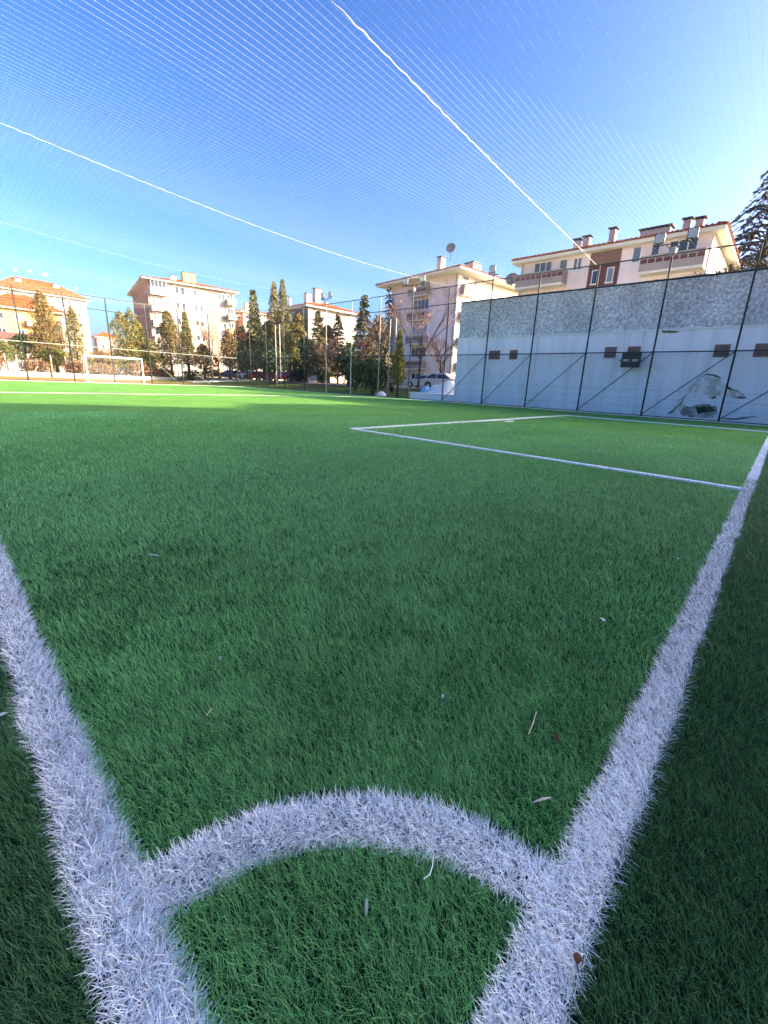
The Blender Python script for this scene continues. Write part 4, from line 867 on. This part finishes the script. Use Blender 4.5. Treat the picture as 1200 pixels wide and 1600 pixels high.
# scooter
p=at(611,37); sc=empty('scooter',(p[0],p[1],hgt(*p)+.03),R(60)); tag(sc,'dark motor scooter parked beside the pale tree stump','scooter')
for x in (-.6,.6): 
    o=MB().lathe([(.12,-.05),(.24,-.05),(.26,0),(.24,.05),(.12,.05)],16).build('wheel',M_['rubber'],sc,smooth=True); o.rotation_euler=(R(90),0,0); o.location=(x,0,.26)
MB().prism([(-.75,.45),(-.7,.75),(-.2,.72),(-.05,.35),(.3,.3),(.5,.85),(.6,.85),(.5,.3),(.3,.2),(-.3,.2)],'y',-.16,.16).build('body',mat('black_paint',(.02,.02,.025),.3,.5),sc,bevel=.03)
MB().box(-.75,-.15,-.15,.15,.76,.84).build('seat',M_['rubber'],sc,bevel=.03)
MB().tube([(.52,0,.8),(.46,0,1.05)],.025,6).tube([(.46,-.3,1.05),(.46,.3,1.05)],.018,6).build('handlebar',M_['darkmetal'],sc)
p=at(606,36); st=empty('tree_stump',(p[0],p[1],hgt(*p))); tag(st,'pale cut trunk leaning beside the dark scooter','stump')
MB().tube([(0,0,-.1),(.05,.03,.7),(.12,-.02,1.35)],[.16,.12,.1],9).build('trunk',mat('pale_bark',(.35,.32,.28),.9,.1,0,.3,8,.5,20),st,smooth=True)
# white sack
def lump(name,label,cat,loc,sx,sy,sz,m,seed=0,group=None):
    bm=bmesh.new(); bmesh.ops.create_icosphere(bm,subdivisions=4,radius=1)
    for v in bm.verts:
        k=1+.25*noise.noise(v.co*1.6+Vector((seed,0,0)))+.08*noise.noise(v.co*5+Vector((0,seed,0))); v.co=Vector((v.co.x*sx*k,v.co.y*sy*k,max(-.15*sz,v.co.z*sz*k)))
    me=bpy.data.meshes.new(name); bm.to_mesh(me); bm.free(); me.materials.append(m); me.polygons.foreach_set('use_smooth',[True]*len(me.polygons))
    o=bpy.data.objects.new(name,me); col.objects.link(o); o.location=loc; 
    if label: tag(o,label,cat,group)
    return o
white_pl=mat('white_plastic_sheet',(.66,.68,.72),.5,.4,0,.1,3,.5,8)
p=at(597,34); lump('sack','white plastic sack lying on the grass at the foot of the dark bush','sack',(p[0],p[1],hgt(*p)),.55,.35,.35,white_pl,3)
# white concrete bench + tarpaulin heap beyond the wall end
lw=empty('low_wall',(24.15,18.6,0)); tag(lw,'long low white concrete kerb wall right behind the fence','wall')
MB().box(0,.5,-2.1,2.0,-.05,.42).build('kerb_block',M_['plaster_white'],lw,bevel=.03)
MB().box(-.04,.54,-2.12,2.02,.423,.5).build('top_slab',M_['plaster_white'],lw,bevel=.02)
def folded(name,label,loc,rz,sx,sy,sz,m,seed):
    nx,ny=28,22; vs=[]
    for j in range(ny+1):
        for i in range(nx+1):
            u=i/nx*2-1; v=j/ny*2-1; e=max(abs(u),abs(v)); base=max(0,1-abs(u)**3)*max(0,1-abs(v)**3)
            z=sz*base*(.8+.3*noise.noise(Vector((u*1.5,v*1.5,seed))))+.06*noise.noise(Vector((u*7+v*3,v*2,seed)))*(1 if e<.97 else 0)
            vs.append((u*sx+.05*noise.noise(Vector((u*3,v*3,seed+4))),v*sy,max(0,z)))
    mb=MB().add(vs,[(j*(nx+1)+i,j*(nx+1)+i+1,(j+1)*(nx+1)+i+1,(j+1)*(nx+1)+i) for j in range(ny) for i in range(nx)])
    o=mb.build(name,m,None,smooth=True,fix=False); o.location=loc; o.rotation_euler=(0,0,rz); tag(o,label,'tarpaulin','folded sheets behind the fence'); return o
folded('tarpaulin','large heap of white plastic sheeting piled behind the low white wall',(25.5,18.1,.25),0,.9,1.75,1.25,white_pl,2)
folded('tarpaulin','small pale blue folded sheet at the left end of the white heap',(25.0,19.75,.25),.3,.4,.45,.85,mat('blue_sheet',(.16,.38,.62),.5,.4,0,.1,3),5)
folded('tarpaulin','pinkish patterned carpet roll lying on top of the white heap',(26.5,17.9,.7),.1,.4,1.3,.85,mat('patterned_cloth',(.5,.38,.33),.9,.1,0,.5,9,.3,20,color2=(.16,.11,.1)),8)
# ---------------------------------------------------------------- people beyond the far fence
def person(label,loc,az,shirt,trousers,hair=(.03,.02,.015),stride=.15,h=1.7):
    o=empty('person',(loc[0],loc[1],hgt(loc[0],loc[1])+.02),R(az)); tag(o,label,'person')
    s=h/1.75
    def skin(name,verts,edges,rad,m,parent):
        me=bpy.data.meshes.new(name); me.from_pydata([tuple(c*s for c in v) for v in verts],edges,[]); ob=bpy.data.objects.new(name,me); col.objects.link(ob); ob.parent=parent
        md=ob.modifiers.new('skin','SKIN'); md.use_smooth_shade=True
        for i,r in enumerate(rad):
            sv=me.skin_vertices[0].data[i]; sv.radius=(r[0]*s,r[1]*s) if isinstance(r,tuple) else (r*s,r*s); sv.use_root=(i==0)
        sb_=ob.modifiers.new('sub','SUBSURF'); sb_.levels=1; sb_.render_levels=1; me.materials.append(m); return ob
    st=stride
    V=[(0,0,.95),(0,0,1.2),(0,0,1.42),(.01,0,1.52),(.02,0,1.6),(.03,0,1.7),
       (0,.1,.9),(st*.7,.1,.5),(st,.1,.08),(st+.14,.1,.04),(0,-.1,.9),(-st*.5,-.1,.5),(-st*1.2,-.1,.1),(-st*1.2+.14,-.1,.04),
       (0,.18,1.4),(-.04,.24,1.14),(.08,.25,.92),(.1,.25,.84),(0,-.18,1.4),(-.04,-.24,1.14),(.1,-.25,.93),(.12,-.25,.85)]
    E_=[(0,1),(1,2),(2,3),(3,4),(4,5),(0,6),(6,7),(7,8),(8,9),(0,10),(10,11),(11,12),(12,13),(2,14),(14,15),(15,16),(16,17),(2,18),(18,19),(19,20),(20,21)]
    Rd=[(.13,.1),(.13,.1),(.12,.09),.05,.085,.07,.08,.055,.04,.035,.08,.055,.04,.035,.05,.04,.03,.03,.05,.04,.03,.03]
    b_=skin('body',V,E_,Rd,mat('skin',(.45,.26,.18),.6,.3,0,.05),o)
    skin('shirt',[(0,0,.98),(0,0,1.2),(0,0,1.42),(0,.18,1.4),(-.03,.23,1.18),(0,-.18,1.4),(-.03,-.23,1.18)],[(0,1),(1,2),(2,3),(3,4),(2,5),(5,6)],[(.15,.12),(.15,.12),(.14,.11),.07,.06,.07,.06],mat('shirt_cloth',shirt,.85,.2,0,.08,6),b_)
    skin('trousers',[(0,0,.95),(0,.1,.86),(st*.7,.1,.5),(st,.1,.14),(0,-.1,.86),(-st*.5,-.1,.5),(-st*1.15,-.1,.16)],[(0,1),(1,2),(2,3),(0,4),(4,5),(5,6)],[(.15,.12),.1,.075,.06,.1,.075,.06],mat('trouser_cloth',trousers,.85,.2,0,.08,6),b_)
    hm=lump('hair',None,None,(.01*s,0,1.68*s),.1*s,.09*s,.1*s,mat('hair',hair,.8,.2)); hm.parent=b_
    return o
person('person in a white top walking beyond the fence behind the goal',at(185,64),160,(.8,.8,.82),(.5,.5,.52))
person('person in a red top walking beside the one in white behind the goal',at(193,64),160,(.55,.03,.05),(.6,.6,.6))
person('person in dark clothes with a reddish jacket standing right of the goal',at(233,60),200,(.12,.05,.06),(.04,.05,.07),stride=.05)
person('person in pale clothes right of the one in red behind the goal',at(201,66),160,(.5,.5,.48),(.65,.65,.65))
# ---------------------------------------------------------------- low garden wall and street clutter at the far left
gwl=empty('garden_wall',(0,66,0)); tag(gwl,'low whitish garden wall along the street behind the far goal','wall')
MB().box(-20,27,0,.25,-.1,.5).build('wall_body',M_['paving'],gwl); MB().box(-20.05,27.05,-.05,.3,.502,.56).build('coping',M_['concrete'],gwl)
for i,(px,dp,w_,h_,c,lab) in enumerate(((55,74,3.4,3.6,(.75,.75,.72),'white awning shed behind the trunks left of the goal'),(13,78,3.0,4.6,(.72,.70,.66),'small white kiosk at the far left edge'))):
    p=at(px,dp); o=empty('shed',(p[0],p[1],0),R(-4)); tag(o,lab,'shed')
    MB().box(-w_/2,w_/2,0,2.4,0,h_-1.0).build('wall',mat('shed_grey',(.30,.33,.38),.8,.2),o)
    MB().prism([(-w_/2-.3,h_-1.0+.003),(w_/2+.3,h_-1.0+.003),(w_/2,h_),(-w_/2,h_)],'y',-.6,2.6).build('roof',mat('awning',c,.6,.3),o)
    MB().box(-w_/2+.4,-w_/2+1.3,-.04,-.002,.05,2.0).build('door',M_['frame'],o)
p=at(114,70); o=empty('gate_arch',(p[0],p[1],0),R(-5)); tag(o,'grey arched doorway block behind the far fence left of the goal','building')
pts=[(-2.2,0),(-2.2,2.8)]+[(1.6*math.cos(t)*1.3,2.8+1.6*math.sin(t)) for t in np.linspace(PI,0,10)]+[(2.2,2.8),(2.2,0)]
MB().prism(pts,'y',0,1.5).build('wall',mat('grey_stone',(.34,.31,.31),.9,.2,0,.15,2),o); MB().prism([(x*.55,z*.75) for x,z in pts],'y',-.05,-.002).build('door',mat('grey_door',(.24,.22,.24),.7,.3),o)
for i,x in enumerate(np.linspace(-6,24,9)):
    bush(['leftmost','second','third','fourth','fifth','sixth','seventh','eighth','rightmost'][i]+' of the rusty winter shrubs behind the low garden wall',(x+random.uniform(-.6,.6),67.6),2.0,random.uniform(1.7,2.6),(.20,.10,.055),420,.3,group='rusty shrubs behind the garden wall',c2=(.12,.085,.04))
# pale timber posts of a pergola and stakes between pitch and street
for i,(px,dp) in enumerate(((9,52),(27,55),(45,52),(80,50),(103,54))):
    p=at(px,dp); mb=MB().tube([(0,0,-.1),(.08,0,1.2),(.1,.05,2.6)],[.09,.075,.07],7); o=mb.build('stake_post',mat('pale_wood',(.45,.33,.24),.9,.1,0,.2,4),None,smooth=True); o.location=(p[0],p[1],hgt(*p))
    tag(o,['leftmost pale post on the dry grass bank','second pale post from the left on the dry grass bank','third pale post from the left on the dry grass bank','fourth pale post from the left, under the brownish cypress','fifth pale post from the left, before the grey arch'][i],'post','pale posts on the bank beyond the far fence')
# ---------------------------------------------------------------- debris on the turf
lm=mat('dry_leaf',(.55,.46,.33),.8,.2,0,.15,30); lb=mat('brown_leaf',(.16,.06,.03),.8,.2,0,.2,30); wl=mat('pale_fleck',(.5,.5,.46),.7,.3)
def ground_at(px,py,z=.03):
    d=r2*(px-614.19)+u2*(776.31-py)+fw*FPX; t=(z-CAM.z)/d.z; return CAM+d*t
def leaf(px,py,ln_,wd_,m,label,a=0):
    p=ground_at(px,py,.032); mb=MB()
    n=7; L_a=[];R_a=[]
    for i in range(n+1):
        t=i/n; w_=wd_*math.sin(PI*min(.98,t*.9+.08)); z=.004*math.sin(PI*t); L_a.append((t*ln_-ln_/2,w_/2,z)); R_a.append((t*ln_-ln_/2,-w_/2,z+.001))
    k=len(L_a); vs=L_a+R_a; vs2=[(x,y,z-.0012) for x,y,z in vs]
    fs=[(i,i+1,k+i+1,k+i) for i in range(k-1)]; mb.add(vs,fs); mb.add(vs2,fs)
    o=mb.build('fallen_leaf',m,None,fix=False); o.location=p; o.rotation_euler=(random.uniform(-.2,.2),random.uniform(-.15,.15),a); tag(o,label,'leaf','bits fallen on the turf')
leaf(573,1416,.03,.007,lm,'pale narrow seed husk lying inside the corner quadrant',.78)
leaf(848,1250,.06,.007,lm,'short straw coloured stalk left of the goal line near the corner',-.5)
leaf(902,1497,.018,.014,lb,'tiny dark red brown leaf on the white goal line',.3)
leaf(872,1152,.03,.008,lb,'small brown bit right of the forked twig',.2)
leaf(1059,873,.03,.013,wl,'white petal like scrap nearest the goal line',.2)
leaf(941,968,.03,.015,wl,'small white scrap left of the goal line bend',1.1)
leaf(692,1088,.018,.009,wl,'small white scrap in mid turf above the arc',.6)
leaf(345,1028,.018,.009,wl,'small white scrap left in the mid turf',.9)
leaf(217,867,.035,.014,wl,'whitish scrap in the left middle of the pitch',.3)
leaf(4,1117,.022,.014,wl,'white scrap at the left edge outside the touch line',.3)
leaf(782,768,.035,.015,wl,'whitish scrap far out in the shaded turf',.3)
def twig(pts,label,m,r=.0016):
    P_=[ground_at(a,b,.03+.004*(i%2)) for i,(a,b) in enumerate(pts)]; c=P_[0].copy(); o=MB().tube([q-c for q in P_],r,5).build('twig',m,None); o.location=c; tag(o,label,'twig')
twig([(826,1147),(833,1130),(838,1112)],'thin forked straw twig on the turf left of the goal line',lm)
twig([(662,1373),(672,1366),(676,1352),(677,1338)],'long loose white fibre curling from the arc line',M_['rope'],.0013)
twig([(322,1118),(332,1106)],'short pale straw left of centre in the turf',lm)
twig([(232,866),(248,868)],'bent white thread lying in the left turf',wl,.003)
